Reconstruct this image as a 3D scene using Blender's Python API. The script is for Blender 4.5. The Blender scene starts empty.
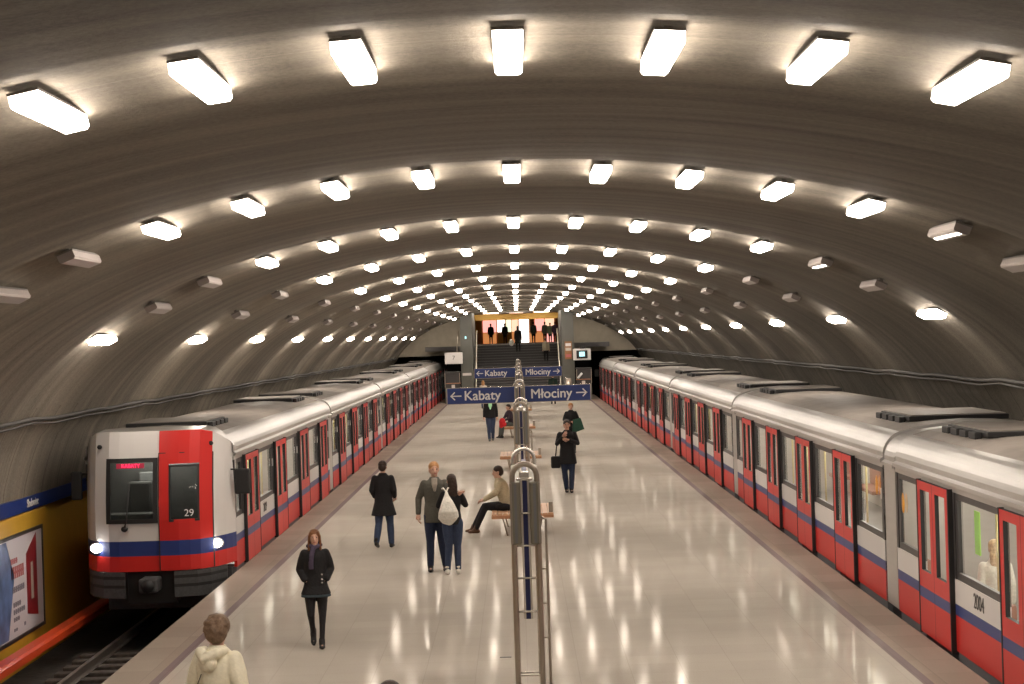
import bpy, bmesh, math, random
from mathutils import Vector, Matrix
random.seed(7)
sc = bpy.context.scene
COL = sc.collection
PI = math.pi

# ------------------------------------------------------------------ camera, world, exposure
H = 3.9                                   # eye height above the platform; platform top is z = 0
FPX = 1930.0
cam_d = bpy.data.cameras.new('camera'); cam = bpy.data.objects.new('camera', cam_d); COL.objects.link(cam)
cam_d.sensor_width = 36; cam_d.lens = FPX * 36 / 1024
cam_d.clip_start = 0.1; cam_d.clip_end = 600
_r = math.radians(1.8); _c, _s = math.cos(_r), math.sin(_r)
right = Vector((_c, 0, -_s)); down = Vector((-_s, 0, -_c))
fwd = (Vector((0, 1, 0)) - right * (5 / FPX) + down * (4 / FPX)).normalized()
right = (right - fwd * right.dot(fwd)).normalized(); up = right.cross(fwd)
cam.matrix_world = Matrix((( right.x, up.x, -fwd.x, 0), (right.y, up.y, -fwd.y, 0), (right.z, up.z, -fwd.z, H), (0, 0, 0, 1)))
sc.camera = cam
w = bpy.data.worlds.new('world'); sc.world = w; w.use_nodes = True
w.node_tree.nodes['Background'].inputs[0].default_value = (1.0, .9, .78, 1)
w.node_tree.nodes['Background'].inputs[1].default_value = .04
vs = sc.view_settings
vs.view_transform = 'Standard'; vs.look = 'None'; vs.gamma = 1; vs.use_curve_mapping = False; vs.exposure = 0.0
LAMP = 36.5                                # radiance of a lit lamp diffuser

# ------------------------------------------------------------------ materials
def mat(name, col, rough=.6, metal=0, noise=0, nscale=20, bump=0, emit=None, es=0, spec=.5, coat=0, stretch=None):
    m = bpy.data.materials.new(name); m.use_nodes = True
    nt = m.node_tree; b = nt.nodes['Principled BSDF']
    b.inputs['Base Color'].default_value = (*col, 1); b.inputs['Roughness'].default_value = rough
    b.inputs['Metallic'].default_value = metal; b.inputs['Specular IOR Level'].default_value = spec
    b.inputs['Coat Weight'].default_value = coat
    if emit: b.inputs['Emission Color'].default_value = (*emit, 1); b.inputs['Emission Strength'].default_value = es
    if noise or bump:
        tc = nt.nodes.new('ShaderNodeTexCoord'); n = nt.nodes.new('ShaderNodeTexNoise')
        n.inputs['Scale'].default_value = nscale; n.inputs['Detail'].default_value = 5
        if stretch:
            mp = nt.nodes.new('ShaderNodeMapping'); mp.inputs['Scale'].default_value = stretch
            nt.links.new(tc.outputs['Object'], mp.inputs[0]); nt.links.new(mp.outputs[0], n.inputs[0])
        else: nt.links.new(tc.outputs['Object'], n.inputs[0])
        if noise:
            r = nt.nodes.new('ShaderNodeMapRange'); r.inputs[1].default_value = .3; r.inputs[2].default_value = .7
            r.inputs[3].default_value = 1 - noise; r.inputs[4].default_value = 1 + noise
            v = nt.nodes.new('ShaderNodeVectorMath'); v.operation = 'SCALE'; v.inputs[0].default_value = col
            nt.links.new(n.outputs[0], r.inputs[0]); nt.links.new(r.outputs[0], v.inputs['Scale'])
            nt.links.new(v.outputs[0], b.inputs['Base Color'])
        if bump:
            bp = nt.nodes.new('ShaderNodeBump'); bp.inputs['Strength'].default_value = bump; bp.inputs['Distance'].default_value = .02
            nt.links.new(n.outputs[0], bp.inputs['Height']); nt.links.new(bp.outputs[0], b.inputs['Normal'])
    return m

def concrete_mat():
    m = bpy.data.materials.new('vault_concrete'); m.use_nodes = True; nt = m.node_tree; N = nt.nodes.new; L = nt.links.new
    b = nt.nodes['Principled BSDF']; b.inputs['Roughness'].default_value = .85; b.inputs['Specular IOR Level'].default_value = .25
    tc = N('ShaderNodeTexCoord'); sep = N('ShaderNodeSeparateXYZ'); L(tc.outputs['Object'], sep.inputs[0])
    n1 = N('ShaderNodeTexNoise'); n1.inputs['Scale'].default_value = 22; n1.inputs['Detail'].default_value = 8; n1.inputs['Roughness'].default_value = .75
    L(tc.outputs['Object'], n1.inputs[0])
    mp = N('ShaderNodeMapping'); mp.inputs['Scale'].default_value = (.10, 1.6, .10)   # long sprayed streaks round the arch
    L(tc.outputs['Object'], mp.inputs[0]); n2 = N('ShaderNodeTexNoise'); n2.inputs['Scale'].default_value = 1.6; n2.inputs['Detail'].default_value = 6
    L(mp.outputs[0], n2.inputs[0])
    n3 = N('ShaderNodeTexNoise'); n3.inputs['Scale'].default_value = .35; n3.inputs['Detail'].default_value = 3; L(tc.outputs['Object'], n3.inputs[0])
    def math_(op, a, c=None):
        x = N('ShaderNodeMath'); x.operation = op
        for i, q in enumerate((a, c)):
            if q is None: continue
            if isinstance(q, (int, float)): x.inputs[i].default_value = q
            else: L(q, x.inputs[i])
        return x.outputs[0]
    s = math_('ADD', math_('MULTIPLY', math_('ADD', n1.outputs[0], -.2), 1.45), math_('MULTIPLY', math_('ADD', n2.outputs[0], -.15), 1.4))
    s = math_('ADD', s, math_('MULTIPLY', n3.outputs[0], .5))
    s = math_('ADD', s, -.12)
    # casting joints: thin paler / darker lines round the arch
    def seam(off, wdt):
        y = math_('ADD', sep.outputs[1], off); fr = math_('MODULO', y, 9.4)
        return math_('LESS_THAN', math_('ABSOLUTE', math_('SUBTRACT', fr, 4.7)), wdt)
    j1 = seam(-12.69 + 4.7 + 94, .016); j2 = seam(-15.45 + 4.7 + 94, .02)
    s = math_('ADD', s, math_('MULTIPLY', j1, .22)); s = math_('ADD', s, math_('MULTIPLY', j2, .25))
    # panel joints low on the walls
    low = math_('LESS_THAN', sep.outputs[2], 3.0)
    pj = math_('LESS_THAN', math_('MODULO', math_('ADD', sep.outputs[1], 94), 1.175), .05)
    s = math_('SUBTRACT', s, math_('MULTIPLY', math_('MULTIPLY', low, pj), .45))
    # concrete colour graded across the vault: paler at left, darker at right
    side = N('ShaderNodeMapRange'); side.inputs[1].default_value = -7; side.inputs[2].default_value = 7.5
    side.inputs[3].default_value = 1.22; side.inputs[4].default_value = RIGHT_TONE; L(sep.outputs[0], side.inputs[0])
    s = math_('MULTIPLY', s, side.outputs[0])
    v = N('ShaderNodeVectorMath'); v.operation = 'SCALE'; v.inputs[0].default_value = CONC; L(s, v.inputs['Scale'])
    L(v.outputs[0], b.inputs['Base Color'])
    bp = N('ShaderNodeBump'); bp.inputs['Strength'].default_value = .35; bp.inputs['Distance'].default_value = .03
    L(n1.outputs[0], bp.inputs['Height']); L(bp.outputs[0], b.inputs['Normal'])
    return m
CONC = (.145, .125, .098); RIGHT_TONE = .62

def floor_mat(name, col, rough, gloss=.085, tile=(.6, .6), joint=.006, var=.06, bumpy=0):
    m = bpy.data.materials.new(name); m.use_nodes = True; nt = m.node_tree; N = nt.nodes.new; L = nt.links.new
    b = nt.nodes['Principled BSDF']; b.inputs['Specular IOR Level'].default_value = .17
    tc = N('ShaderNodeTexCoord'); br = N('ShaderNodeTexBrick')
    br.offset = 0; br.inputs['Scale'].default_value = 1; br.inputs['Mortar Size'].default_value = joint
    br.inputs['Brick Width'].default_value = tile[0]; br.inputs['Row Height'].default_value = tile[1]
    c = Vector(col)
    br.inputs['Color1'].default_value = (*(c * (1 - var)), 1); br.inputs['Color2'].default_value = (*(c * (1 + var)), 1)
    br.inputs['Mortar'].default_value = (*(c * .86), 1)
    L(tc.outputs['Object'], br.inputs[0])
    n = N('ShaderNodeTexNoise'); n.inputs['Scale'].default_value = 60; n.inputs['Detail'].default_value = 4; L(tc.outputs['Object'], n.inputs[0])
    n2 = N('ShaderNodeTexNoise'); n2.inputs['Scale'].default_value = .8; n2.inputs['Detail'].default_value = 4; L(tc.outputs['Object'], n2.inputs[0])
    r = N('ShaderNodeMapRange'); r.inputs[3].default_value = .84; r.inputs[4].default_value = 1.16; L(n.outputs[0], r.inputs[0])
    r2 = N('ShaderNodeMapRange'); r2.inputs[3].default_value = .9; r2.inputs[4].default_value = 1.1; L(n2.outputs[0], r2.inputs[0])
    mu = N('ShaderNodeMath'); mu.operation = 'MULTIPLY'; L(r.outputs[0], mu.inputs[0]); L(r2.outputs[0], mu.inputs[1])
    v = N('ShaderNodeVectorMath'); v.operation = 'SCALE'; L(br.outputs[0], v.inputs[0]); L(mu.outputs[0], v.inputs['Scale'])
    rr = N('ShaderNodeMapRange'); rr.inputs[3].default_value = rough * .8; rr.inputs[4].default_value = rough * 1.3
    L(n2.outputs[0], rr.inputs[0]); 
    bp = N('ShaderNodeBump'); bp.inputs['Strength'].default_value = .03 ; bp.inputs['Distance'].default_value = .004
    di = N('ShaderNodeBsdfDiffuse'); gl = N('ShaderNodeBsdfGlossy'); mx = N('ShaderNodeMixShader'); mx.inputs[0].default_value = gloss
    L(v.outputs[0], di.inputs[0]); L(rr.outputs[0], gl.inputs[1]); gl.inputs[0].default_value = (1, .96, .9, 1)
    L(bp.outputs[0], gl.inputs[2] if gl.inputs[2].name == 'Normal' else gl.inputs['Normal'])
    L(di.outputs[0], mx.inputs[1]); L(gl.outputs[0], mx.inputs[2]); L(mx.outputs[0], nt.nodes['Material Output'].inputs[0]); nt.nodes.remove(b)
    n4 = N('ShaderNodeTexNoise'); n4.inputs['Scale'].default_value = 2.2; L(tc.outputs['Object'], n4.inputs[0])
    L(n4.outputs[0], bp.inputs['Height']); 
    return m

def glass_mat(name, tint, ior=1.45):
    m = bpy.data.materials.new(name); m.use_nodes = True; nt = m.node_tree; nt.nodes.remove(nt.nodes['Principled BSDF'])
    N = nt.nodes.new; t = N('ShaderNodeBsdfTransparent'); t.inputs[0].default_value = (*tint, 1)
    g = N('ShaderNodeBsdfGlossy'); g.inputs[1].default_value = .03; g.inputs[0].default_value = (.9, .9, .9, 1)
    f = N('ShaderNodeFresnel'); f.inputs[0].default_value = ior
    mx = N('ShaderNodeMixShader'); nt.links.new(f.outputs[0], mx.inputs[0]); nt.links.new(t.outputs[0], mx.inputs[1])
    nt.links.new(g.outputs[0], mx.inputs[2]); nt.links.new(mx.outputs[0], nt.nodes['Material Output'].inputs[0])
    return m

M = dict(
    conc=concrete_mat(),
    endwall=mat('end_wall_plaster', (.30, .26, .20), .8, noise=.08, nscale=3),
    floor=floor_mat('platform_granite', (.43, .385, .335), .08, joint=.004, var=.03),
    edge=floor_mat('platform_edge_granite', (.31, .255, .21), .22, gloss=.07, tile=(.65, .9), var=.08),
    band=floor_mat('dark_granite_band', (.20, .155, .155), .2, tile=(.14, .9), var=.05),
    side=mat('platform_side_concrete', (.10, .09, .08), .9, noise=.2),
    trench=mat('track_bed', (.035, .03, .027), .95, noise=.3, nscale=8, bump=.5),
    black=mat('tunnel_black', (.008, .008, .009), .9),
    lamp=mat('lamp_diffuser_lit', (.9, .88, .85), .5, emit=(1.0, .89, .775), es=LAMP),
    lamp_fill=mat('landing_fill_lamp', (.9, .88, .8), .5, emit=(1, .8, .55), es=9),
    lampoff=mat('lamp_diffuser_unlit', (.34, .30, .28), .4),
    lampbox=mat('lamp_housing', (.16, .14, .13), .5),
    yellow=mat('yellow_wall_panel', (.62, .36, .035), .45, noise=.06, nscale=2),
    blue=mat('sign_blue', (.015, .04, .20), .35),
    white=mat('white_lettering', (.80, .80, .82), .5),
    red=mat('train_red', (.58, .022, .018), .4, spec=.35),
    tblue=mat('train_blue', (.03, .05, .19), .35, spec=.22),
    twhite=mat('train_white', (.66, .63, .61), .35, spec=.3),
    silver=mat('train_silver', (.47, .445, .42), .3, metal=.3, noise=.04, nscale=3, stretch=(1, .3, 4)),
    roof=mat('train_roof', (.27, .235, .205), .6, noise=.12, nscale=2),
    dark=mat('window_frame_dark', (.045, .04, .04), .4),
    rubber=mat('black_rubber', (.012, .011, .011), .6),
    under=mat('underframe', (.06, .058, .058), .6, noise=.2),
    skirt=mat('step_grey', (.16, .16, .165), .5),
    int_wall=mat('train_interior_panel', (.55, .54, .48), .5),
    int_floor=mat('train_interior_floor', (.16, .15, .15), .5),
    int_seat=mat('train_seat', (.30, .10, .05), .6),
    int_lamp=mat('train_interior_lamp', (.9, .9, .9), .5, emit=(1, .95, .85), es=22),
    pole_y=mat('grab_pole', (.6, .5, .2), .3, metal=.5),
    glass=glass_mat('train_glass', (.84, .86, .82)),
    glassd=glass_mat('cab_glass', (.62, .64, .62), 1.15),
    head=mat('headlight', (1, 1, 1), .3, emit=(1, .96, .9), es=70),
    led=mat('led_display', (.1, 0, 0), .5, emit=(1, .03, .10), es=2.2),
    ledbg=mat('led_backing', (.10, .004, .012), .5, emit=(1, .03, .1), es=.25),
    orange=mat('third_rail_cover', (.72, .075, .02), .35, noise=.05),
    steel=mat('rail_steel', (.30, .26, .23), .35, metal=.8),
    sleeper=mat('sleeper', (.075, .06, .05), .9, noise=.3, nscale=10),
    inox=mat('brushed_steel', (.40, .345, .285), .33, metal=.75),
    inox2=mat('polished_steel', (.72, .67, .60), .25, metal=.7),
    case=mat('display_case', (.20, .18, .135), .4, metal=.2),
    beige=mat('beige_strip', (.50, .44, .37), .5),
    navy=mat('navy_panel', (.012, .014, .075), .4),
    wood=mat('bench_wood', (.62, .36, .20), .4, noise=.15, nscale=6, stretch=(1, 12, 1)),
    wood2=mat('bench_wood_edge', (.42, .20, .10), .4, noise=.15, nscale=6),
    pillar=mat('grey_green_cladding', (.105, .105, .09), .5, noise=.06, nscale=2),
    stair=mat('stair_tread', (.13, .12, .115), .6),
    riser=mat('stair_riser', (.055, .052, .052), .7),
    rail=mat('handrail', (.55, .5, .38), .3, metal=.5),
    ochre=mat('ochre_fascia', (.40, .22, .03), .6),
    brown=mat('brown_cladding', (.28, .13, .05), .5, noise=.1, nscale=2),
    shopwarm=mat('lit_shop_window_warm', (.9, .7, .5), .5, emit=(1, .62, .42), es=1.3),
    shopwhite=mat('lit_shop_window_white', (.9, .9, .9), .5, emit=(1, .93, .85), es=2.3),
    shoppink=mat('lit_shop_window_pink', (.9, .6, .6), .5, emit=(1, .42, .36), es=1.3),
    shopgreen=mat('lit_shop_window_green', (.8, .9, .7), .5, emit=(.85, 1, .7), es=1.2),
    shoporange=mat('lit_shop_goods', (.8, .4, .2), .5, emit=(1, .38, .12), es=.55),
    poster=mat('poster_paper', (.66, .62, .64), .4),
    pblue=mat('poster_blue', (.12, .18, .36), .4, noise=.5, nscale=3),
    pred=mat('poster_dark_red', (.30, .025, .03), .4),
    pink=mat('poster_ink', (.45, .12, .12), .5),
    pink2=mat('poster_grey_ink', (.22, .20, .24), .5),
    cable=mat('cable', (.05, .045, .04), .7),
    screen=mat('monitor_screen', (.1, .3, .3), .3, emit=(.55, .95, 1), es=1.3),
    green=mat('green_notice', (.38, .85, .06), .5, emit=(.3, .7, .05), es=.0),
    yelsticker=mat('orange_sticker', (.75, .33, .02), .5),
)

# ------------------------------------------------------------------ mesh helpers
class MB:
    def __init__(s): s.bm = bmesh.new(); s.mats = []
    def mi(s, m):
        if m not in s.mats: s.mats.append(m)
        return s.mats.index(m)
    def face(s, pts, m, smooth=False):
        vs_ = [s.bm.verts.new(p) for p in pts]
        f = s.bm.faces.new(vs_); f.material_index = s.mi(m); f.smooth = smooth; return f
    def box(s, x0, x1, y0, y1, z0, z1, m, bev=0):
        c = [s.bm.verts.new(p) for p in ((x0,y0,z0),(x1,y0,z0),(x1,y1,z0),(x0,y1,z0),(x0,y0,z1),(x1,y0,z1),(x1,y1,z1),(x0,y1,z1))]
        fs = []
        for q in ((0,3,2,1),(4,5,6,7),(0,1,5,4),(1,2,6,5),(2,3,7,6),(3,0,4,7)):
            f = s.bm.faces.new([c[i] for i in q]); f.material_index = s.mi(m); fs.append(f)
        if bev:
            es = list({e for f in fs for e in f.edges})
            r = bmesh.ops.bevel(s.bm, geom=es, offset=bev, segments=2, affect='EDGES', profile=.5)
            for f in r['faces']: f.material_index = s.mi(m)
        return s
    def prism(s, poly, axis, a0, a1, m):
        """poly: 2D outline; extruded along axis ('x','y','z')"""
        def P(p, a):
            return {'x': (a, p[0], p[1]), 'y': (p[0], a, p[1]), 'z': (p[0], p[1], a)}[axis]
        A = [s.bm.verts.new(P(p, a0)) for p in poly]; B = [s.bm.verts.new(P(p, a1)) for p in poly]
        n = len(poly); k = s.mi(m)
        fs = [s.bm.faces.new(A[::-1]), s.bm.faces.new(B)]
        for i in range(n): fs.append(s.bm.faces.new((A[i], A[(i+1) % n], B[(i+1) % n], B[i])))
        for f in fs: f.material_index = k
        bmesh.ops.recalc_face_normals(s.bm, faces=fs)
        return s
    def tube(s, pts, rad, m, seg=10, cap=True):
        """rad: number or list of r or (ra, rb); ra along the reference side direction"""
        pts = [Vector(p) for p in pts]; n = len(pts)
        if not isinstance(rad, (list, tuple)): rad = [rad] * n
        ref = None; rings = []
        for i, p in enumerate(pts):
            d = (pts[min(i+1, n-1)] - pts[max(i-1, 0)])
            d = d.normalized() if d.length > 1e-9 else Vector((0, 0, 1))
            if ref is None:
                ref = Vector((1, 0, 0)) if abs(d.x) < .8 else Vector((0, 1, 0))
            u = (ref - d * ref.dot(d)).normalized(); v = d.cross(u); ref = u
            r = rad[i]; ra, rb = r if isinstance(r, (list, tuple)) else (r, r)
            rings.append([s.bm.verts.new(p + u * (ra * math.cos(2*PI*k/seg)) + v * (rb * math.sin(2*PI*k/seg))) for k in range(seg)])
        k_ = s.mi(m); fs = []
        for a, b in zip(rings, rings[1:]):
            for k in range(seg): fs.append(s.bm.faces.new((a[k], a[(k+1) % seg], b[(k+1) % seg], b[k])))
        if cap: fs.append(s.bm.faces.new(rings[0][::-1])); fs.append(s.bm.faces.new(rings[-1]))
        for f in fs: f.material_index = k_; f.smooth = True
        return s
    def ball(s, c, r, m, seg=16, rot=None):
        r = (r, r, r) if isinstance(r, (int, float)) else r
        mt = Matrix.Translation(Vector(c)) @ (rot if rot else Matrix()) @ Matrix.Diagonal((*r, 1))
        g = bmesh.ops.create_uvsphere(s.bm, u_segments=seg, v_segments=max(6, seg // 2), radius=1, matrix=mt)
        for f in {f for v in g['verts'] for f in v.link_faces}: f.material_index = s.mi(m); f.smooth = True
        return s
    def slab(s, us, vs_, place, t0, t1, mf, hole=lambda u, v: False, edge=None):
        """grid panel with holes and thickness: place(u, v, t) -> point, mf(u, v) -> material (None = hole)"""
        V = {}
        def gv(i, j, t):
            k = (i, j, t)
            if k not in V: V[k] = s.bm.verts.new(place(us[i], vs_[j], t))
            return V[k]
        nu, nv = len(us) - 1, len(vs_) - 1
        solid = [[not hole((us[i]+us[i+1])/2, (vs_[j]+vs_[j+1])/2) for j in range(nv)] for i in range(nu)]
        for i in range(nu):
            for j in range(nv):
                if not solid[i][j]: continue
                k = s.mi(mf((us[i]+us[i+1])/2, (vs_[j]+vs_[j+1])/2)); e = s.mi(edge) if edge else k
                q = [(i, j), (i+1, j), (i+1, j+1), (i, j+1)]
                s.bm.faces.new([gv(a, b, t1) for a, b in q]).material_index = k
                s.bm.faces.new([gv(a, b, t0) for a, b in q][::-1]).material_index = k
                for (di, dj, a, b) in ((0, -1, q[0], q[1]), (1, 0, q[1], q[2]), (0, 1, q[2], q[3]), (-1, 0, q[3], q[0])):
                    ii, jj = i + di, j + dj
                    if 0 <= ii < nu and 0 <= jj < nv and solid[ii][jj]: continue
                    s.bm.faces.new((gv(*a, t0), gv(*b, t0), gv(*b, t1), gv(*a, t1))).material_index = e
        return s
    def build(s, name, parent=None, loc=None, recalc=True):
        if recalc: bmesh.ops.recalc_face_normals(s.bm, faces=s.bm.faces[:])
        me = bpy.data.meshes.new(name); s.bm.to_mesh(me); s.bm.free()
        for m in s.mats: me.materials.append(m)
        o = bpy.data.objects.new(name, me); COL.objects.link(o)
        if parent: o.parent = parent
        if loc: o.location = loc
        return o

def tag(o, label, cat=None, group=None, kind=None):
    if label: o['label'] = label
    if cat: o['category'] = cat
    if group: o['group'] = group
    if kind: o['kind'] = kind
    return o
def struct(o): o['kind'] = 'structure'; return o
def thing(name, label, cat, loc=(0, 0, 0), rz=0, group=None):
    o = bpy.data.objects.new(name, None); COL.objects.link(o); o.empty_display_size = .1
    o.location = loc; o.rotation_euler = (0, 0, rz); return tag(o, label, cat, group)
def copy_tree(o, parent=None):
    c = o.copy(); COL.objects.link(c); c.parent = parent
    for ch in o.children: copy_tree(ch, c)
    return c
def text(name, s, size, m, parent, loc, rot, ext=.004, align='CENTER', width=None):
    cu = bpy.data.curves.new(name, 'FONT'); cu.body = s; cu.size = size; cu.extrude = ext; cu.align_x = align; cu.align_y = 'CENTER'
    cu.materials.append(m); o = bpy.data.objects.new(name, cu); COL.objects.link(o)
    me = bpy.data.meshes.new_from_object(o.evaluated_get(bpy.context.evaluated_depsgraph_get())); me.materials.clear(); me.materials.append(m)
    bpy.data.objects.remove(o); o = bpy.data.objects.new(name, me); COL.objects.link(o)
    if width:                                # bolder strokes: the letter outlines repeated a hair apart
        bm = bmesh.new(); bm.from_mesh(me); src = bm.faces[:]
        for dx, dy in ((width, 0), (-width, 0), (0, width), (0, -width)):
            r = bmesh.ops.duplicate(bm, geom=src + list({e for f in src for e in f.edges}) + list({v for f in src for v in f.verts}))
            bmesh.ops.translate(bm, verts=[g for g in r['geom'] if isinstance(g, bmesh.types.BMVert)], vec=(dx, dy, dx*.05 + dy*.08))
        bm.to_mesh(me); bm.free()
    o.location = loc; o.rotation_euler = rot; o.parent = parent
    return o

# ------------------------------------------------------------------ the vault
PROF = [(0, 5.885), (1.01, 5.855), (2.02, 5.755), (3.04, 5.59), (4.04, 5.36), (5.0, 5.06), (5.9, 4.67), (6.78, 4.16),
        (7.45, 3.6), (7.95, 3.0), (8.3, 2.35), (8.5, 1.75), (8.56, 1.42)]
def prof_pts(n=4):
    P = [Vector((x, z)) for x, z in PROF]; out = []
    ext = [Vector((-P[1].x, P[1].y))] + P + [P[-1] * 2 - P[-2]]
    for i in range(1, len(ext) - 2):
        for k in range(n):
            t = k / n; a, b, c, d = ext[i-1:i+3]
            out.append(.5 * ((2*b) + (c-a)*t + (2*a-5*b+4*c-d)*t*t + (3*b-a-3*c+d)*t**3))
    out.append(P[-1]); return out
half = prof_pts()
profile = [Vector((-p.x, p.y)) for p in reversed(half[1:])] + half
def sm(a, b, x): x = max(0, min(1, (x-a)/(b-a))); return x*x*(3-2*x)
Y0, D, NROW = 12.69, 9.4, 13
LIFT = .0
def wave(y):                                # each cast bay dips just behind its lamps, then climbs gently to the next row
    t = ((y - Y0) / D + .03) % 1
    return .13 * sm(.0, .25, t) - .075 * max(0, min(1, (t - .32) / .56)) - .055 * sm(.905, .925, t) - LIFT
def nrm(i):
    a = profile[max(i-1, 0)]; b = profile[min(i+1, len(profile)-1)]; d = (b - a).normalized(); return Vector((-d.y, d.x))
ys = []; y = Y0 - D * 2
FR = [0, .03, .06, .09, .12, .15, .18, .21, .24, .29, .36, .46, .56, .66, .76, .85, .874, .880, .886, .892, .898, .92, .945, .97, .985]
for b_ in range(-1, 14):
    for f_ in FR: ys.append(Y0 + (b_ + f_ - 0) * D)
ys = [q for q in ys if q > -7 and q < 128] + [128.0]
mb = MB(); rows = []
for yy in ys:
    row = []
    for i, p in enumerate(profile):
        n = nrm(i); s_ = wave(yy) * (1 if abs(p.x) < 8.2 else .5)
        q = p - n * s_ if n.y > 0 else p + n * s_
        row.append(mb.bm.verts.new((q.x, yy, q.y)))
    rows.append(row)
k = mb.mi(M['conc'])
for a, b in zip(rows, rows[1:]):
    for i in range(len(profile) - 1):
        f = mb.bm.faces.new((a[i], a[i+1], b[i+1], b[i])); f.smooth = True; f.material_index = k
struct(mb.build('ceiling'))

# platform
XE, XB, XI = 5.0, 4.42, 4.30
def slabobj(name, x0, x1, y0, y1, z0, z1, m): return struct(MB().box(x0, x1, y0, y1, z0, z1, m).build(name))
slabobj('floor', -XI, XI, -7, 128, -.25, 0, M['floor'])
for sx, nm in ((-1, 'left'), (1, 'right')):
    xs = sorted((sx*XI, sx*XB)); slabobj('floor_band_' + nm, xs[0], xs[1], -7, 128, -.25, 0, M['band'])
    xs = sorted((sx*XB, sx*XE)); slabobj('floor_edge_' + nm, xs[0], xs[1], -7, 128, -.12, 0, M['edge'])
    xs = sorted((sx*(XE-.35), sx*(XE-.30))); slabobj('wall_platform_' + nm, xs[0], xs[1], -7, 128, -1.6, -.12, M['side'])
    xs = sorted((sx*(XE-.3), sx*8.62)); slabobj('floor_trackbed_' + nm, xs[0], xs[1], -7, 160, -1.7, -1.45, M['trench'])
    xs = sorted((sx*8.56, sx*8.75)); slabobj('wall_' + nm, xs[0], xs[1], -7, 160, -1.6, 1.20, M['yellow'])
    xs = sorted((sx*8.48, sx*8.72)); slabobj('trim_' + ('1' if sx < 0 else '2'), xs[0], xs[1], -7, 128, 1.20, 1.44, M['blue'])
tg = text('lettering', 'Słodowiec', .19, M['white'], None, (-8.47, 33.4, 1.32), (PI/2, 0, PI/2), .003, width=.004)
tag(tg, 'white station name on the blue band above the advertisement', 'lettering')

# end wall above the tunnel mouths, with the stairwell opening in the middle
mb = MB()
for sx in (-1, 1):
    pts = [(sx*3.5, 2.88)] + [(sx*8.07, 2.88)]
    arc = [p for p in half if p.x > 3.5 and p.y > 2.9][::-1]
    poly = [(sx*3.5, 2.88), (sx*8.12, 2.88)] + [(sx*(p.x+.05), p.y+.05) for p in arc] + [(sx*3.5, 5.6)]
    mb.prism(poly, 'y', 127.6, 128.0, M['endwall'])
mb.prism([(-3.5, 5.62), (3.5, 5.62), (3.5, 5.75), (0, 6.05), (-3.5, 5.75)], 'y', 127.6, 128.0, M['endwall'])
struct(mb.build('wall_end'))
mb = MB()
for sx in (-1, 1):
    x0, x1 = sorted((sx*3.3, sx*8.7))
    mb.box(x0, x1, 160, 160.2, -1.7, 3.2, M['black']); mb.box(x0, x1, 128, 160, 2.9, 3.0, M['black'])
    x0, x1 = sorted((sx*3.3, sx*3.4)); mb.box(x0, x1, 128, 160, -1.7, 2.9, M['black'])
    x0, x1 = sorted((sx*8.6, sx*8.7)); mb.box(x0, x1, 128, 160, -1.7, 2.9, M['black'])
    x0, x1 = sorted((sx*3.4, sx*4.72)); mb.box(x0, x1, 128.0, 128.1, -1.4, 2.9, M['black'])
struct(mb.build('wall_tunnel'))

# stairs, their flank walls, mezzanine
SY0, NST, RISE, TREAD, ZM = 119.0, 21, 3.48/21, .32, 3.48
mb = MB()
for i in range(NST):
    mb.box(-2.75, 2.75, SY0 + i*TREAD + .02, SY0 + (i+1)*TREAD + .02, 0 if i < 1 else i*RISE - .05, (i+1)*RISE - .03, M['riser'])
    mb.box(-2.75, 2.75, SY0 + i*TREAD, SY0 + (i+1)*TREAD + .02, (i+1)*RISE - .03, (i+1)*RISE, M['stair'])
struct(mb.build('floor_stairs'))
for sx, nm in ((-1, 'left'), (1, 'right')):
    x0, x1 = sorted((sx*2.76, sx*3.5)); slabobj('wall_stair_' + nm, x0, x1, 119.0, 128, 0, 5.62, M['pillar'])
SYT = SY0 + NST*TREAD
slabobj('floor_mezzanine', -6, 6, SYT + .02, 165, ZM - .3, ZM, M['stair'])
slabobj('ceiling_mezzanine', -6, 6, 128, 165, 5.95, 6.1, M['brown'])
slabobj('wall_mezzanine_left', -4.2, -4.0, 128, 160, ZM, 5.95, M['brown'])
slabobj('wall_mezzanine_right', 4.0, 4.2, 128, 160, ZM, 5.95, M['brown'])
slabobj('trim_3', -3.0, 3.0, 127.2, 127.55, 5.12, 5.5, M['ochre'])
slabobj('wall_mezzanine_end', -6, 6, 160, 160.2, ZM, 5.95, M['brown'])
# shop fronts at the back of the mezzanine
shop = thing('shop_front', 'row of brightly lit shop windows at the top of the stairs', 'shop front', (0, 159.8, ZM))
cols = [(-3.9, -2.9, 'ochre', 'brown'), (-2.8, -1.7, 'shoppink', 'shoporange'), (-1.6, -.95, 'shopwhite', 'ochre'), (-.85, -.45, 'shopgreen', 'ochre'),
        (-.4, .1, 'shopwarm', 'shoporange'), (.2, 1.0, 'shopwhite', 'shopwhite'), (1.1, 1.4, 'brown', 'shoporange'), (1.5, 2.3, 'shoppink', 'shoporange'),
        (2.35, 3.1, 'shopwarm', 'shoppink'), (3.2, 3.9, 'brown', 'ochre')]
for x0, x1, a, b in cols:
    MB().box(x0, x1, -.1, 0, .95, 1.95, M[a], .02).box(x0, x1, -.1, 0, .02, .9, M[b], .02).build('shop_window', shop)
MB().box(-4, 4, -.3, 0, 1.98, 2.4, M['ochre']).build('fascia', shop)
ml = MB().box(-.45, .45, 126.5, 126.7, 5.52, 5.56, M['shopwarm']).box(-.6, .6, 126.15, 126.75, 5.56, 5.61, M['lampbox']).build('ceiling_light')
tag(ml, 'lit panel lamp over the top of the staircase', 'ceiling light')
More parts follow.
